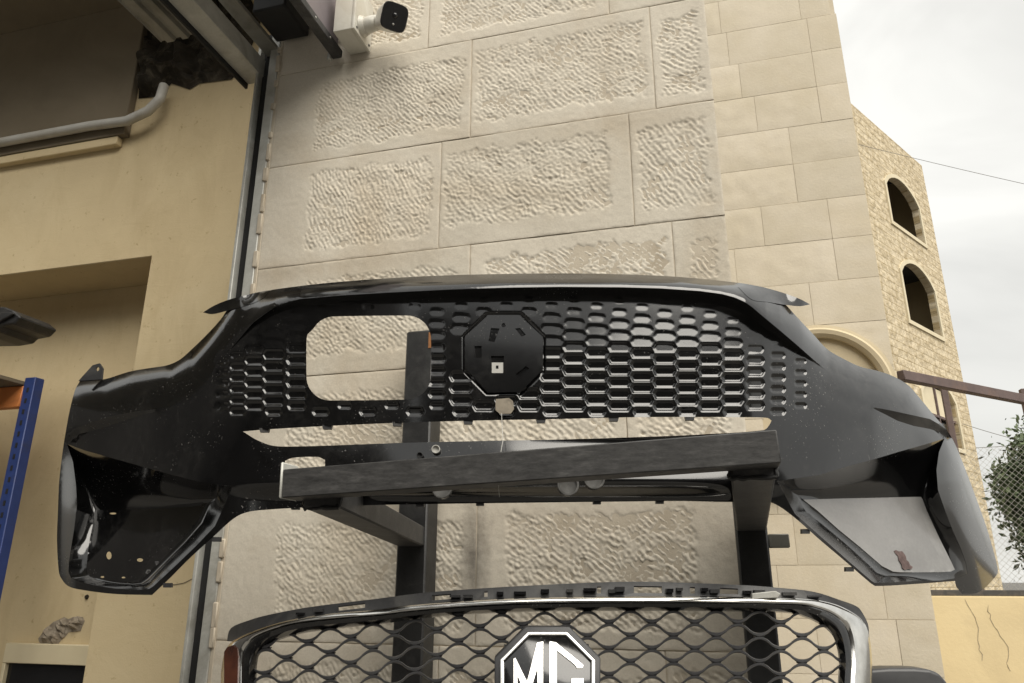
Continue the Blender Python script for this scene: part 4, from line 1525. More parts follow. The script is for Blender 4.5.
def shell(name, P2, d, T_, th, mat, parent, sharp=None, smooth=True):
    """closed shell: traced front surface, the same surface a little deeper, and rims"""
    T_ = np.asarray(T_)
    Vf_ = dep(P2[:, 0], P2[:, 1], d)
    Vb_ = dep(P2[:, 0], P2[:, 1], d + th)
    nn_ = np.cross(Vf_[T_[:, 1]] - Vf_[T_[:, 0]], Vf_[T_[:, 2]] - Vf_[T_[:, 0]])
    if np.einsum('ij,ij->i', nn_, CAM - Vf_[T_[:, 0]]).sum() < 0:
        T_ = T_[:, ::-1]
    n_ = len(P2)
    F_ = T_.tolist() + (T_[:, ::-1] + n_).tolist()
    k_ = T_.shape[1]
    ed = {}
    for f in T_.tolist():
        for i in range(k_):
            ed[(f[i], f[(i + 1) % k_])] = 1
    for (a_, b_) in ed:
        if (b_, a_) not in ed:
            F_.append([b_, a_, a_ + n_, b_ + n_])
    o = mesh_obj(name, np.vstack([Vf_, Vb_]), F_, mat, parent, smooth, sharp)
    # rim edges are hard
    at = o.data.attributes.get('sharp_edge') or o.data.attributes.new('sharp_edge', 'BOOLEAN', 'EDGE')
    val = np.zeros(len(o.data.edges), bool)
    at.data.foreach_get('value', val)
    bnd = set()
    for (a_, b_) in ed:
        if (b_, a_) not in ed:
            bnd.add((min(a_, b_), max(a_, b_)))
            bnd.add((min(a_, b_) + n_, max(a_, b_) + n_))
    for e in o.data.edges:
        v0, v1 = e.vertices
        if (min(v0, v1), max(v0, v1)) in bnd:
            val[e.index] = True
    at.data.foreach_set('value', val)
    return o


def resample(poly, step):
    out = []
    n = len(poly)
    for i in range(n):
        a = np.array(poly[i], float)
        b = np.array(poly[(i + 1) % n], float)
        k = max(1, int(np.linalg.norm(b - a) / step))
        for j in range(k):
            out.append(tuple(a + (b - a) * j / k))
    return out


rs = np.random.RandomState(2)


def grid_pts(x0, y0, x1, y1, st):
    gx, gy = np.meshgrid(np.arange(x0, x1, st), np.arange(y0, y1, st))
    gx = gx + (np.arange(gx.shape[0]) % 2)[:, None] * st * 0.5
    return np.stack([gx.ravel(), gy.ravel()], 1)


def smooth_closed(P, corner=38.0, k=4):
    """round a traced outline but keep its sharp corners"""
    P = np.array(P, float)
    n = len(P)
    out = []
    tang = []
    for i in range(n):
        a_, b_ = P[i] - P[i - 1], P[(i + 1) % n] - P[i]
        ang = abs(math.degrees(math.atan2(a_[0] * b_[1] - a_[1] * b_[0], a_ @ b_)))
        tang.append(ang < corner)
    for i in range(n):
        p1, p2 = P[i], P[(i + 1) % n]
        L_ = np.linalg.norm(p2 - p1)
        def tan(i_):
            if not tang[i_ % n]:
                return (p2 - p1) / L_
            t_ = P[(i_ + 1) % n] - P[(i_ - 1) % n]
            return t_ / (np.linalg.norm(t_) + 1e-9)
        t1, t2 = tan(i) * L_, tan(i + 1) * L_
        kk = max(1, int(L_ / 2.4))
        for j in range(kk):
            t = j / kk
            out.append(tuple((2 * t ** 3 - 3 * t * t + 1) * p1 + (t ** 3 - 2 * t * t + t) * t1 + (-2 * t ** 3 + 3 * t * t) * p2 + (t ** 3 - t * t) * t2))
    return out


def polyline(xs_, ys_, st=2.0):
    xx = np.arange(xs_[0], xs_[-1], st)
    return [(x, float(np.interp(x, xs_, ys_))) for x in xx]


g1 = grid_pts(224, 284, 822, 420, 1.25)
g2 = grid_pts(50, 268, 1004, 600, 3.4)
m = (g2[:, 0] > 222.5) & (g2[:, 0] < 823.5) & (g2[:, 1] > 282.5) & (g2[:, 1] < 421.5)
pts = np.vstack([g1, g2[~m]])
OUT = smooth_closed(outl)
RR, RI = [], []
for ring_, inn_ in ((ringR, innR), (ringL, innL)):
    a_, b_ = [], []
    for i in range(len(ring_)):
        p, p2, q_, q2 = (np.array(v, float) for v in (ring_[i], ring_[(i + 1) % len(ring_)], inn_[i], inn_[(i + 1) % len(inn_)]))
        kk = max(1, int(np.linalg.norm(p2 - p) / 2.6))
        for j in range(kk):
            a_.append(tuple(p + (p2 - p) * j / kk))
            b_.append(tuple(q_ + (q2 - q_) * j / kk))
    RR.append(a_)
    RI.append(b_)
holes = [smooth_closed(h_) for h_ in (hole_ap, hole_low, hole_slot)] + RR
nux, nuy, nuw = np.array([872, 885, 898, 914, 930, 942]), np.array([407, 409.3, 412, 415.5, 419, 426]), np.array([0.8, 5, 9, 10.5, 10.0, 7])
nlx, nly, nlw = np.array([79, 95, 109, 127, 144, 168]), np.array([427, 421, 417, 413, 410.5, 408]), np.array([7, 9, 9, 7, 4, 0.8])
crease = [polyline(Lx_, Ly_), polyline(Lx_, Ly_ + np.maximum(Pw_, 0.8)), polyline(nux, nuy), polyline(nux, nuy + nuw), polyline(nlx, nly), polyline(nlx, nly + nlw)]


def edge_dist(P, polys):
    d = np.full(len(P), 1e9)
    for poly in polys:
        A = np.array(poly)
        B = np.roll(A, -1, 0)
        for a, b in zip(A, B):
            ab = b - a
            t = np.clip(((P - a) @ ab) / (ab @ ab + 1e-9), 0, 1)
            dd = np.hypot(P[:, 0] - a[0] - t * ab[0], P[:, 1] - a[1] - t * ab[1])
            d = np.minimum(d, dd)
    return d


pts = pts[inside(pts, OUT)]
for h_ in holes:
    pts = pts[~inside(pts, h_)]
pts = pts[edge_dist(pts, [OUT] + holes) > 1.3]
cr_d = np.full(len(pts), 1e9)
for ln in crease:
    A_ = np.array(ln)
    for a_, b_ in zip(A_[:-1], A_[1:]):
        cr_d = np.minimum(cr_d, np.hypot(*(pts - (a_ + b_) / 2).T))
pts = pts[cr_d > 1.25]
V2, T2 = cdt_mesh(OUT, holes, pts, crease)
d3 = skin(V2)
fa = shell('fascia', V2, d3, T2, 0.0034, M['black_paint'], bu)
from mathutils.kdtree import KDTree
kd = KDTree(sum(len(ln) for ln in crease))
own = []
for ln_i, ln in enumerate(crease):
    for p in ln:
        kd.insert((p[0], p[1], 0), len(own))
        own.append(ln_i)
kd.balance()
onl = []
for p in V2:
    co_, ix_, di_ = kd.find((float(p[0]), float(p[1]), 0))
    onl.append(own[ix_] if di_ < 0.05 else -1)
at_ = fa.data.attributes['sharp_edge']
sharp_e = np.zeros(len(fa.data.edges), bool)
at_.data.foreach_get('value', sharp_e)
onl = onl + onl
for e in fa.data.edges:
    a_, b_ = e.vertices
    if onl[a_] >= 0 and onl[a_] == onl[b_]:
        sharp_e[e.index] = True
at_.data.foreach_set('value', sharp_e)


# lip ends reaching out over the shoulders
for poly in ([(738, 287), (752, 285.2), (772, 289.5), (790, 295.2), (801, 299.5), (810, 304.4), (800, 306.2), (784, 304.6), (768, 302), (752, 299.5)],
             [(203, 312.4), (213, 306.2), (225, 301), (240, 296.6), (256, 293.6), (268, 293), (262, 299), (246, 305.5), (228, 310.5), (212, 314.2)]):
    ex_ = grid_pts(200, 282, 815, 318, 3.0)
    pl = smooth_closed(poly, 50)
    ex_ = ex_[inside(ex_, pl)]
    ex_ = ex_[edge_dist(ex_, [pl]) > 1.0]
    Vp, Tp = cdt_mesh(pl, [], ex_)
    out_t = np.abs(Vp[:, 0] - CX)
    dd = skin(Vp, False) - 0.0012 - 0.012 * sstep(262, 300, out_t)
    shell('lip_end', Vp, dd, Tp, 0.010, M['black_paint'], bu)


# lamp recesses
def recess(name, ring_, inn_, dp_top, dp_bot, label=None):
    R = np.array(ring_, float)
    I = np.array(inn_, float)
    dR = skin(R, False) + 0.0006
    yt, yb = I[:, 1].min(), I[:, 1].max()
    dI = skin(I, False)
    # panel: plane through its rim, leaning (deep at the top)
    A = np.c_[I[:, 0] - I[:, 0].mean(), np.ones(len(I))]
    co, *_ = np.linalg.lstsq(A, dI, rcond=None)
    dI = A @ co + dp_top + (dp_bot - dp_top) * (I[:, 1] - yt) / (yb - yt)
    n = len(R)
    K = 8
    P2_, D2_ = [], []
    for k in range(K + 1):
        t = k / K
        P2_.append(R * (1 - t) + I * t)
        D2_.append(dR + (dI - dR) * math.sin(t * math.pi / 2) ** 0.9)
    F_ = []
    for k in range(K):
        for i in range(n):
            j = (i + 1) % n
            F_.append((k * n + i, k * n + j, (k + 1) * n + j, (k + 1) * n + i))
    o = shell(name, np.vstack(P2_), np.concatenate(D2_), F_, 0.003, M['black_paint'], bu, 32)
    # lamp panel with its own fine grid
    ex_ = grid_pts(I[:, 0].min(), yt, I[:, 0].max(), yb, 4.0)
    ex_ = ex_[inside(ex_, inn_)]
    ex_ = ex_[edge_dist(ex_, [inn_]) > 1.2]
    hl = []
    if R[0, 0] < 500:
        for cx, cy, rx_, ry_ in ((109, 555.5, 2.6, 4.0), (140, 560, 3.0, 1.8), (102.5, 577, 1.8, 0.9), (123.5, 577.5, 1.8, 0.8), (113, 513.5, 3.4, 0.9)):
            hl.append([(cx + rx_ * math.cos(t), cy + ry_ * math.sin(t)) for t in np.linspace(0, 2 * math.pi, 11)[:-1]])
        for h__ in hl:
            ex_ = ex_[~inside(ex_, [(cx_ + (x - cx_) * 1.3, cy_ + (y - cy_) * 1.3) for cx_, cy_ in [np.mean(h__, 0)] for x, y in h__])]
    Vp, Tp = cdt_mesh(inn_, hl, ex_)
    A2 = np.c_[Vp[:, 0] - I[:, 0].mean(), np.ones(len(Vp))]
    dv = A2 @ co + dp_top + (dp_bot - dp_top) * (Vp[:, 1] - yt) / (yb - yt)
    e_ = edge_dist(Vp, [inn_])
    dv = dv - 0.003 * sstep(0, 30, e_)
    lp = shell('lamp_panel', Vp, dv + 0.0004, Tp, 0.0025, M['black_paint'] if R[0, 0] < 500 else M['sky_sheen_panel'], o)
    if R[0, 0] > 500:
        lp['label'] = 'lamp panel with the grey of the reflected sky in its colour, and a brown scrape'
        sc_p = [(894, 551), (896, 550), (899, 551.5), (902, 551), (904.5, 554), (906, 556.5), (906.5, 560), (909, 562), (910, 565), (913, 567), (911, 569.5), (908, 569), (905, 570), (902.5, 568), (901.5, 564), (899, 560.5), (898, 556), (895.5, 553.5)]
        sx_ = np.array([p_[0] for p_ in sc_p])
        sy_ = np.array([p_[1] for p_ in sc_p])
        sd_ = (sx_ - I[:, 0].mean()) * co[0] + co[1] + dp_top + (dp_bot - dp_top) * (sy_ - yt) / (yb - yt) - 0.0032
        prism('scrape', dep(sx_, sy_, sd_), tuple(H * 0.0006), M['scrape'], o)
    return o


rR = recess('lamp_recess', RR[0], RI[0], 0.082, 0.022)
rL = recess('lamp_recess', RR[1], RI[1], 0.105, 0.030)

# emblem plate
oc_c = (504.0, 353.8)
oc_in = [(oc_c[0] + (x - oc_c[0]) * 0.975, oc_c[1] + (y - oc_c[1]) * 0.975) for x, y in OCT]
slots = [[(491, 328), (499.5, 328.5), (494.5, 342), (488.5, 341)], [(515, 328.5), (520, 328), (526, 335), (521.5, 336.5)],
         [(474.5, 346), (481.5, 346), (481.5, 357.5), (474.5, 357.5)], [(491, 356), (504, 356), (504, 373.5), (491, 373.5)],
         [(516, 374), (526, 366), (529, 368.5), (520, 377)]]
bolt = [(503.7 + 2.2 * math.cos(t), 325.2 + 2.2 * math.sin(t)) for t in np.linspace(0, 2 * math.pi, 9)[:-1]]
ex_ = grid_pts(462, 312, 546, 396, 4.0)
ex_ = ex_[inside(ex_, oc_in)]
for s_ in slots + [bolt]:
    ex_ = ex_[~inside(ex_, s_)]
ex_ = ex_[edge_dist(ex_, [oc_in] + slots + [bolt]) > 1.5]
Vp, Tp = cdt_mesh(resample(oc_in, 4), slots + [bolt], ex_)
dflat = base_depth(Vp[:, 0]) * 0 + 1.249 - 0.055 * (Vp[:, 0] - CX) / 480 + 0.0085 * (400 - Vp[:, 1]) / 110 - 0.0050
e_ = edge_dist(Vp, [oc_in])
ep = shell('emblem_base', Vp, dflat, Tp, 0.0035, M['black_paint'], bu, None, False)
# white clip behind the square slot
c0 = dep(np.array([491.8, 503.2, 503.2, 491.8]), np.array([362.5, 362.5, 373, 373]), np.full(4, 1.2482))
prism('white_clip', c0, tuple(H * 0.0012), M['white_label'], ep)
c0 = dep(np.array([496, 498.5, 498.5, 496]), np.array([365.5, 365.5, 368.5, 368.5]), np.full(4, 1.2478))
prism('clip_slot', c0, tuple(H * 0.0004), M['gloss_black'], ep)
# bare patch of the tow cover, with a loose white thread
tp = [(496, 399), (509, 398), (513, 401), (514, 409), (511, 413.5), (500, 414), (495.5, 410), (495.5, 402)]
tpd = skin(np.array(tp), False).min() - 0.0085
c0 = dep(np.array([p[0] for p in tp]), np.array([p[1] for p in tp]), np.full(len(tp), tpd))
prism('tow_cover_patch', c0, tuple(H * 0.003), M['tan_print'], bu)
tag(tube('loose_thread', [dep(501.5, 413, tpd - 0.002), dep(502, 424, tpd - 0.006), dep(503, 440, 1.12), dep(499, 462, 1.105), dep(498, 480, 1.11), dep(499.5, 497, 1.12)], 0.0005, M['white_label'], None, 5),
    'thin white thread hanging down over the rack beam', 'thread')
# mounting tab at the left corner
tabp = [(80, 381.5), (94, 366), (101, 364), (104, 369), (103, 380)]
hol = [(98.8 + 2.0 * math.cos(t), 369.6 + 2.4 * math.sin(t)) for t in np.linspace(0, 2 * math.pi, 9)[:-1]]
Vp, Tp = cdt_mesh(tabp, [hol])
tbm = mesh_obj('mounting_tab', dep(Vp[:, 0], Vp[:, 1], np.full(len(Vp), float(base_depth(np.array([92.0]))[0]) + 0.06)), Tp, M['dark_plastic'], bu)
tbm.modifiers.new('Solidify', 'SOLIDIFY').thickness = 0.006
# clips along the lower openings and lower lip
for x, y in ((264, 430.5), (327, 427.5), (397, 424.3), (468, 422.3), (541, 421), (614, 419.5), (690, 418.5)):
    dd = float(skin(np.array([[x, y - 3.0]]), False)[0])
    c0 = dep(np.array([x - 5, x + 5, x + 4, x - 4]), np.array([y - 2.5, y - 2.5, y + 1.6, y + 1.6]), np.full(4, dd + 0.001))
    prism('clip', c0, tuple(H * 0.008), M['dark_plastic'], bu)
for x, y in ((295, 508), (597, 502.5), (660, 502), (480, 504), (420, 505), (806, 532), (850, 570), (216, 540), (167, 586)):
    dd = float(skin(np.array([[x, y - 4.0]]), False)[0])
    c0 = dep(np.array([x - 4, x + 4, x + 4, x - 4]), np.array([y - 3, y - 3, y + 1.6, y + 1.6]), np.full(4, dd + 0.003))
    prism('clip', c0, tuple(H * 0.008), M['dark_plastic'], bu)


def disc_cup(name, x, y, rpx, off, mat, lens_mat, parent):
    dd = float(skin(np.array([[x, min(y, 480)]]), False)[0]) + off
    c = Vector(dep(x, y, dd))
    mpp = dd / (FPX * 1.06)
    r = rpx * mpp
    n = -Vector(H)
    qq = n.to_track_quat('Z', 'Y')
    bm = bmesh.new()
    prof_ = [(-0.02, r * 0.95), (0.004, r), (0.0055, r * 0.95), (0.0055, r * 0.80), (0.001, r * 0.76), (0.0, 0.0001)]
    prev = None
    for z_, r_ in prof_:
        rg_ = [bm.verts.new(c + qq @ Vector((r_ * math.cos(t), r_ * math.sin(t), z_))) for t in np.linspace(0, 2 * math.pi, 25)[:-1]]
        if prev:
            for i in range(24):
                bm.faces.new((prev[i], prev[(i + 1) % 24], rg_[(i + 1) % 24], rg_[i]))
        prev = rg_
    return bm_obj(name, bm, mat, parent, True, 30)


disc_cup('sensor_holder', 568, 485, 11.5, -0.013, M['sensor_grey'], None, bu)
disc_cup('sensor_holder', 594, 478.5, 11.5, -0.007, M['sensor_grey'], None, bu)
disc_cup('sensor_holder', 442, 488.5, 10.5, -0.013, M['sensor_grey'], None, bu)
disc_cup('round_sticker', 436, 449.5, 4.6, -0.003, M['white_label'], None, bu)
disc_cup('screw', 420, 455.5, 3.4, -0.002, M['rail_gap'], None, bu)
disc_cup('screw', 640, 474, 1.8, -0.001, M['rail_gap'], None, bu)

# ================================================================== CHROME GRILLE BELOW
gr = thing('radiator_grille', 'chrome framed car grille with wavy black mesh and octagonal emblem below the bumper', 'car grille')


def gdepth(px, py=680.0):
    x = (np.asarray(px, float) - 547) / 320.0
    return 1.235 + 0.075 * x ** 2 + 0.05 * np.abs(x) ** 6 - 0.045 * x + (680.0 - np.asarray(py, float)) * 0.00045


Bp = [(224, 860), (221, 700), (222, 665), (228, 646), (243, 635), (280, 622), (323, 614), (379, 609), (408, 605), (463, 600.5), (539, 597), (635, 596), (730, 596.5), (800, 598), (825, 601), (845, 608), (862, 620), (869, 635), (872, 661), (872, 700), (868, 860)]
Cp = [(242, 845), (241.6, 690), (242.5, 657), (247, 645), (260, 634.5), (290, 624.5), (327, 619.5), (381, 615), (410, 611.5), (464, 607), (539, 603.5), (635, 602.5), (729, 603), (795, 604.5), (815, 608), (831, 614), (844, 624), (850, 638), (852.5, 661), (851, 690), (846, 845)]
Dp = [(257, 835), (256, 690), (257, 662), (261, 652), (272, 643), (297, 634), (332, 628.5), (384, 623), (416, 618.5), (467, 614), (540, 611), (635, 610.3), (727, 610.8), (786, 612.5), (805, 617), (820, 624), (832, 634), (837, 646), (839.5, 664), (838, 690), (831, 835)]


def smooth_poly(P, k):
    """Catmull-Rom through the points"""
    P = np.array(P, float)
    out = []
    n = len(P)
    for i in range(n - 1):
        p0, p1, p2, p3 = P[max(i - 1, 0)], P[i], P[i + 1], P[min(i + 2, n - 1)]
        for j in range(k):
            t = j / k
            out.append(0.5 * ((2 * p1) + (-p0 + p2) * t + (2 * p0 - 5 * p1 + 4 * p2 - p3) * t * t + (-p0 + 3 * p1 - 3 * p2 + p3) * t ** 3))
    out.append(P[-1])
    return np.array(out)


Bs, Cs, Ds = smooth_poly(Bp, 5), smooth_poly(Cp, 5), smooth_poly(Dp, 5)


def loft(name, curves, depths, mat, parent, th=0.003, smooth=True):
    rows = [dep(c[:, 0], c[:, 1], gdepth(c[:, 0], c[:, 1]) + d) for c, d in zip(curves, depths)]
    n = len(rows[0])
    V_ = np.vstack(rows)
    F_ = []
    for k in range(len(rows) - 1):
        for i in range(n):
            j = (i + 1) % n
            F_.append((k * n + i, k * n + j, (k + 1) * n + j, (k + 1) * n + i))
    o = mesh_obj(name, V_, orient(V_, F_), mat, parent, smooth, 45)
    if th:
        md = o.modifiers.new('Solidify', 'SOLIDIFY')
        md.thickness = th
        md.offset = 0
    return o


lerp = lambda A, B, t: A * (1 - t) + B * t
ts = [0, 0.12, 0.3, 0.5, 0.7, 0.88, 1.0]
dz_ = [0.010, 0.0025, 0.0005, -0.0008, -0.0010, 0.0004, 0.0040]
loft('chrome_frame', [lerp(Bs, Cs, t) for t in ts], dz_, M['chrome'], gr, 0.0)
loft('inner_frame', [lerp(Cs, Ds, t) for t in (0.0, 0.15, 0.5, 0.85, 1.0)], [0.006, 0.003, 0.006, 0.022, 0.034], M['black_paint'], gr, 0.002)
# fixing flange above the chrome
Ap = [(227, 641), (231, 628), (250, 620), (268, 615), (310, 607), (379, 598.5), (436, 591.6), (539, 585), (635, 581.6), (730, 584.5), (776, 587.5), (813, 591.6), (840, 600), (856, 606), (862, 612), (868, 624), (869, 634)]
As = smooth_poly(Ap, 4)
lowp = [tuple(p) for p in Bs if p[1] < 640][::-1]
flange = [tuple(p) for p in As] + [(x, y + 1.5) for x, y in lowp]
fl_h = []
for x0, x1 in ((338, 365), (432, 451), (484, 487.5), (597, 601), (634, 662), (690, 695), (720, 738)):
    xm = (x0 + x1) / 2
    yt = np.interp(xm, As[:, 0], As[:, 1])
    yb = np.interp(xm, Bs[15:-15, 0], Bs[15:-15, 1])
    yc_ = yt + (yb - yt) * 0.55
    hh_ = (yb - yt) * 0.24
    sl = np.interp(x1, As[:, 0], As[:, 1]) - np.interp(x0, As[:, 0], As[:, 1])
    fl_h.append([(x0, yc_ - hh_ - sl / 2), (x1, yc_ - hh_ + sl / 2), (x1, yc_ + hh_ + sl / 2), (x0, yc_ + hh_ - sl / 2)])
Vp, Tp = cdt_mesh(flange, fl_h, None)
yb = np.interp(Vp[:, 0], Bs[10:-10, 0], Bs[10:-10, 1])
hgt_ = np.clip((yb - Vp[:, 1]) / 14.0, 0, 1.2)
P3 = dep(Vp[:, 0], Vp[:, 1], gdepth(Vp[:, 0], Vp[:, 1]) + 0.010 + 0.012 * hgt_)
fo_ = mesh_obj('fixing_flange', P3, orient(P3, Tp), M['dark_plastic'], gr)
md = fo_.modifiers.new('Solidify', 'SOLIDIFY')
md.thickness = 0.003
rnd = random.Random(9)
for x in (300, 318, 455, 468, 500, 520, 545, 570, 590, 612, 620, 670, 680, 705, 715, 748, 760, 790, 815):
    yt = float(np.interp(x, As[:, 0], As[:, 1]))
    yb_ = float(np.interp(x, Bs[10:-10, 0], Bs[10:-10, 1]))
    y0_ = yt + (yb_ - yt) * rnd.uniform(0.35, 0.55)
    w_ = rnd.uniform(3, 7)
    h_ = (yb_ - yt) * rnd.uniform(0.2, 0.35)
    c0 = dep(np.array([x - w_, x + w_, x + w_, x - w_]), np.array([y0_, y0_, y0_ + h_, y0_ + h_]), np.full(4, float(gdepth(x, y0_)) + 0.004))
    prism('clip', c0, tuple(H * 0.010), M['dark_plastic'] if rnd.random() < 0.7 else M['gloss_black'], gr)
# metal latch sitting on the flange by the right post
c0 = dep(np.array([752, 776, 781, 778, 752]), np.array([593.5, 591, 594, 598, 599]), np.full(5, float(gdepth(765, 595)) - 0.004))
prism('latch', c0, tuple(H * 0.012), M['galvanised'], gr, 0.001)

# red-brown reflection in the frame's left end, added as a coloured glossy patch
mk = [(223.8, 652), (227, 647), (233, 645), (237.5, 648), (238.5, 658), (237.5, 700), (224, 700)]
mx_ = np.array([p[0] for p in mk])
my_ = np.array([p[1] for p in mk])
prism('red_reflection', dep(mx_, my_, gdepth(mx_, my_) - 0.0035), tuple(H * 0.006), M['reflection_red'], gr, 0.0008)

# wavy bars
inner_poly = [tuple(p) for p in lerp(Cs, Ds, 0.9)]
PER = 43.0
rows_n = 20


def row_shift(px):
    return np.where(px < 640, 0.00018 * (px - 640) ** 2, 0.00003 * (px - 640) ** 2)


for r_ in range(-1, rows_n):
    ph = 565.8 + (PER / 2 if r_ % 2 else 0)
    xs = np.arange(244, 852, 2.15)
    cyc = np.cos(2 * math.pi * (xs - ph) / PER)
    wave = 5.0 * np.sign(cyc) * np.abs(cyc) ** 0.85
    yc_ = 616.5 + 13.05 * r_ + row_shift(xs) + wave
    ok = inside(np.stack([xs, yc_], 1), inner_poly)
    # split into runs
    runs = []
    cur = []
    for i in range(len(xs)):
        if ok[i]:
            cur.append(i)
        elif cur:
            runs.append(cur)
            cur = []
    if cur:
        runs.append(cur)
    for run in runs:
        if len(run) < 3:
            continue
        lo_i, hi_i = max(run[0] - 3, 0), min(run[-1] + 4, len(xs))
        ii = np.arange(lo_i, hi_i)
        X_, Y_ = xs[ii], yc_[ii]
        thk = 1.65 + 0.6 * np.clip(cyc[ii], 0, 1) ** 3
        dd = gdepth(X_, Y_) + 0.022
        sec = [(-1, 0.002), (-0.55, -0.001), (0.55, -0.001), (1, 0.002), (1, 0.020), (-1, 0.020)]
        rows = [dep(X_, Y_ + s * thk, dd + o_) for s, o_ in sec]
        n = len(X_)
        V_ = np.vstack(rows)
        F_ = []
        for k in range(6):
            k2 = (k + 1) % 6
            for i in range(n - 1):
                F_.append((k * n + i, k * n + i + 1, k2 * n + i + 1, k2 * n + i))
        F_.append(tuple(k * n for k in range(6)))
        F_.append(tuple(k * n + n - 1 for k in range(6))[::-1])
        mesh_obj('wavy_bar', V_, F_, M['grey_plastic'], gr, True, 40)
        # webs joining each trough to the crest below
        trough = [i for i in range(1, n - 1) if cyc[ii][i] > cyc[ii][i - 1] and cyc[ii][i] >= cyc[ii][i + 1]]
        for i in trough:
            x, y = X_[i], Y_[i]
            if not inside(np.array([[x, y + 3.2]]), inner_poly)[0]:
                continue
            c0 = dep(np.array([x - 4.5, x + 4.5, x + 3.5, x - 3.5]), np.array([y + 0.8, y + 0.8, y + 2.6, y + 2.6]), np.full(4, float(gdepth(x, y)) + 0.026))
            prism('web', c0, tuple(H * 0.012), M['grey_plastic'], gr)

# emblem
EC = (547.5, 679.5)


def octa(a, k=0.414):
    return [(EC[0] + x * a, EC[1] + y * a) for x, y in ((-k, -1), (k, -1), (1, -k), (1, k), (k, 1), (-k, 1), (-1, k), (-1, -k))]


ED = float(gdepth(547)) - 0.012


def ering(name, a_out, a_in, d_front, th, mat, parent, bev=0.0008):
    bm = bmesh.new()
    O = [Vector(p) for p in dep(np.array([p[0] for p in octa(a_out)]), np.array([p[1] for p in octa(a_out)]), d_front + (680 - np.array([p[1] for p in octa(a_out)])) * 0.00045)]
    back = Vector(H) * th
    if a_in is None:
        vs = [bm.verts.new(p) for p in O]
        vb = [bm.verts.new(p + back) for p in O]
        bm.faces.new(vs)
        bm.faces.new(vb[::-1])
        for i in range(8):
            j = (i + 1) % 8
            bm.faces.new((vs[i], vb[i], vb[j], vs[j]))
    else:
        I = [Vector(p) for p in dep(np.array([p[0] for p in octa(a_in)]), np.array([p[1] for p in octa(a_in)]), d_front + (680 - np.array([p[1] for p in octa(a_in)])) * 0.00045)]
        vs = [bm.verts.new(p) for p in O]
        vi = [bm.verts.new(p) for p in I]
        vb = [bm.verts.new(p + back) for p in O]
        vib = [bm.verts.new(p + back) for p in I]
        for i in range(8):
            j = (i + 1) % 8
            bm.faces.new((vs[i], vs[j], vi[j], vi[i]))
            bm.faces.new((vb[i], vib[i], vib[j], vb[j]))
            bm.faces.new((vs[i], vb[i], vb[j], vs[j]))
            bm.faces.new((vi[i], vi[j], vib[j], vib[i]))
    bmesh.ops.recalc_face_normals(bm, faces=bm.faces)
    bmesh.ops.bevel(bm, geom=list(bm.edges), offset=bev, segments=2, affect='EDGES', profile=0.5)
    return bm_obj(name, bm, mat, parent, True, 40)


em = ering('emblem', 53, None, ED + 0.004, 0.030, M['grey_plastic'], gr, 0.002)
ering('rim', 47.5, 43.8, ED + 0.0005, 0.006, M['chrome'], em)
ering('badge_field', 43.4, None, ED + 0.0036, 0.004, M['black_paint'], em)


def letter(polys):
    for poly in polys:
        c0 = dep(np.array([p[0] for p in poly], float), np.array([p[1] for p in poly], float), ED + 0.0012 + (680 - np.array([p[1] for p in poly], float)) * 0.00045)
        prism('letter', c0, tuple(H * 0.0045), M['chrome'], em, 0.0004)


letter([
    # M: left stroke, two diagonals, centre post
    [(513.5, 658.5), (515.5, 657.5), (527, 681), (537, 642.5), (543.5, 641.2), (543.5, 710), (537.5, 716), (537.5, 668), (529.0, 697), (525.5, 697), (517.5, 675), (517.5, 703), (513.5, 700)],
    # G: post, upper diagonal, hooked lower bowl
    [(549.5, 641.2), (556.0, 642.2), (583.5, 664.8), (583.0, 668), (577.0, 668), (575.0, 664.8), (557.0, 650.5), (557.0, 708), (577.5, 692), (577.5, 685.5), (571.5, 685.5), (571.5, 678), (583.8, 678), (583.8, 696), (557.0, 717), (549.5, 711)],
])
# stays between mesh and emblem
for x0, y0, x1, y1 in ((521, 629, 529, 637), (566, 629, 573, 636), (504, 645, 510, 651), (583, 644, 589, 652)):
    c0 = dep(np.array([x0, x1, x1 - 2, x0 + 3.]), np.array([y0, y0 + 0.5, y1, y1 + 1]), np.full(4, float(gdepth(547, y0)) + 0.012))
    prism('stay', c0, tuple(H * 0.015), M['grey_plastic'], gr)
# foot that rests on the lower rack beam (below the picture)
zlow = float(dep(547, 845, gdepth(547))[2])
for sx in (-0.28, 0.10):
    box('support_leg', (sx - 0.015, -0.735, 0.9752), (sx + 0.015, -0.700, zlow + 0.03), M['dark_plastic'], gr, 0.003)

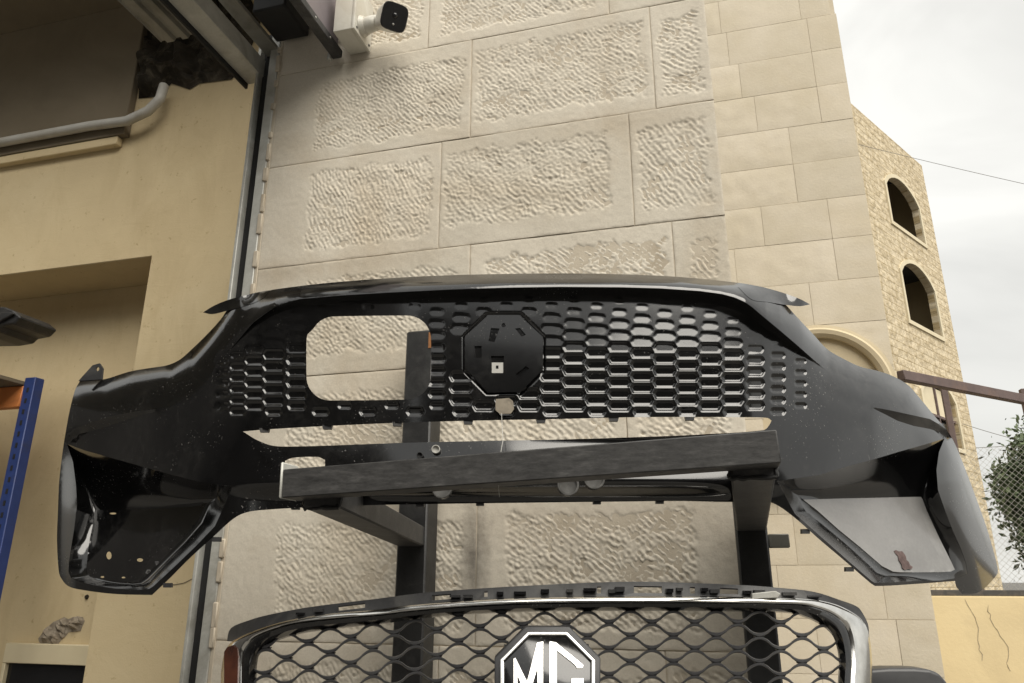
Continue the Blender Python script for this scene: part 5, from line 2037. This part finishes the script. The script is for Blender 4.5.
# ------------------------------------------------------------------ dark panel standing at the lower right
pc = dep(866, 670, 1.42)
pw = thing('car_panel', 'dark grey rounded plastic car panel standing beside the chrome grille', 'car part')
prof_top = [(865.0, 683), (866.0, 674), (870, 669.5), (890, 668.3), (915, 668.3), (930, 669.5), (940, 673.5), (948, 683)]
T3 = dep(np.array([p[0] for p in prof_top]), np.array([p[1] for p in prof_top]), np.full(8, 1.42))
bot = [T3[0] * np.array([1, 1, 0]), T3[-1] * np.array([1, 1, 0]) + np.array([0.05, 0, 0])]
poly = [tuple(bot[0] + np.array([0, 0, 0.0]))] + [tuple(p) for p in T3] + [tuple(bot[1])]
bm = bmesh.new()
f = bm.faces.new([bm.verts.new(p) for p in poly])
r = bmesh.ops.extrude_face_region(bm, geom=[f])
for gg in r['geom']:
    if isinstance(gg, bmesh.types.BMVert):
        gg.co += Vector(H) * 0.05
bmesh.ops.recalc_face_normals(bm, faces=bm.faces)
ed = [e for e in bm.edges if min(v.co.z for v in e.verts) > 0.5]
bmesh.ops.bevel(bm, geom=ed, offset=0.006, segments=3, affect='EDGES', profile=0.5)
bm_obj('shell', bm, M['grey_plastic'], pw, True, 50)
c0 = [Vector(p) - Vector(H) * 0.004 for p in dep(np.array([872, 936, 940, 872]), np.array([676.0, 676.0, 683, 683]), np.full(4, 1.415))]

# ================================================================== STREET BEHIND THE VIEWER (seen only as reflections)
def block_building(name, label, x0, x1, y0, y1, h, mat, nfl, ncol):
    t = thing(name, label, 'building')
    box('wall', (x0, y0, 0), (x1, y1, h), mat, t)
    for i in range(nfl):
        for j in range(ncol):
            wx = x0 + (j + 0.5) * (x1 - x0) / ncol
            wz = 1.2 + i * 3.1
            if wz + 1.5 > h:
                continue
            box('window', (wx - 0.6, y1 - 0.02, wz), (wx + 0.6, y1 + 0.03, wz + 1.4), M['void_black'], t)
    return t


block_building('street_building', 'tall dark building across the street behind the viewer', -26, -3.5, -20, -11.0, 9.0, M['far_dark'], 3, 6)
block_building('street_building', 'lower dark building across the street behind the viewer', -2.5, 24, -26, -16.0, 8.3, M['far_dark'], 0, 0)
block_building('street_building', 'dark building closing the street on the garage side', -20, -10.0, -10.5, -1.0, 8.0, M['far_dark'], 2, 3)
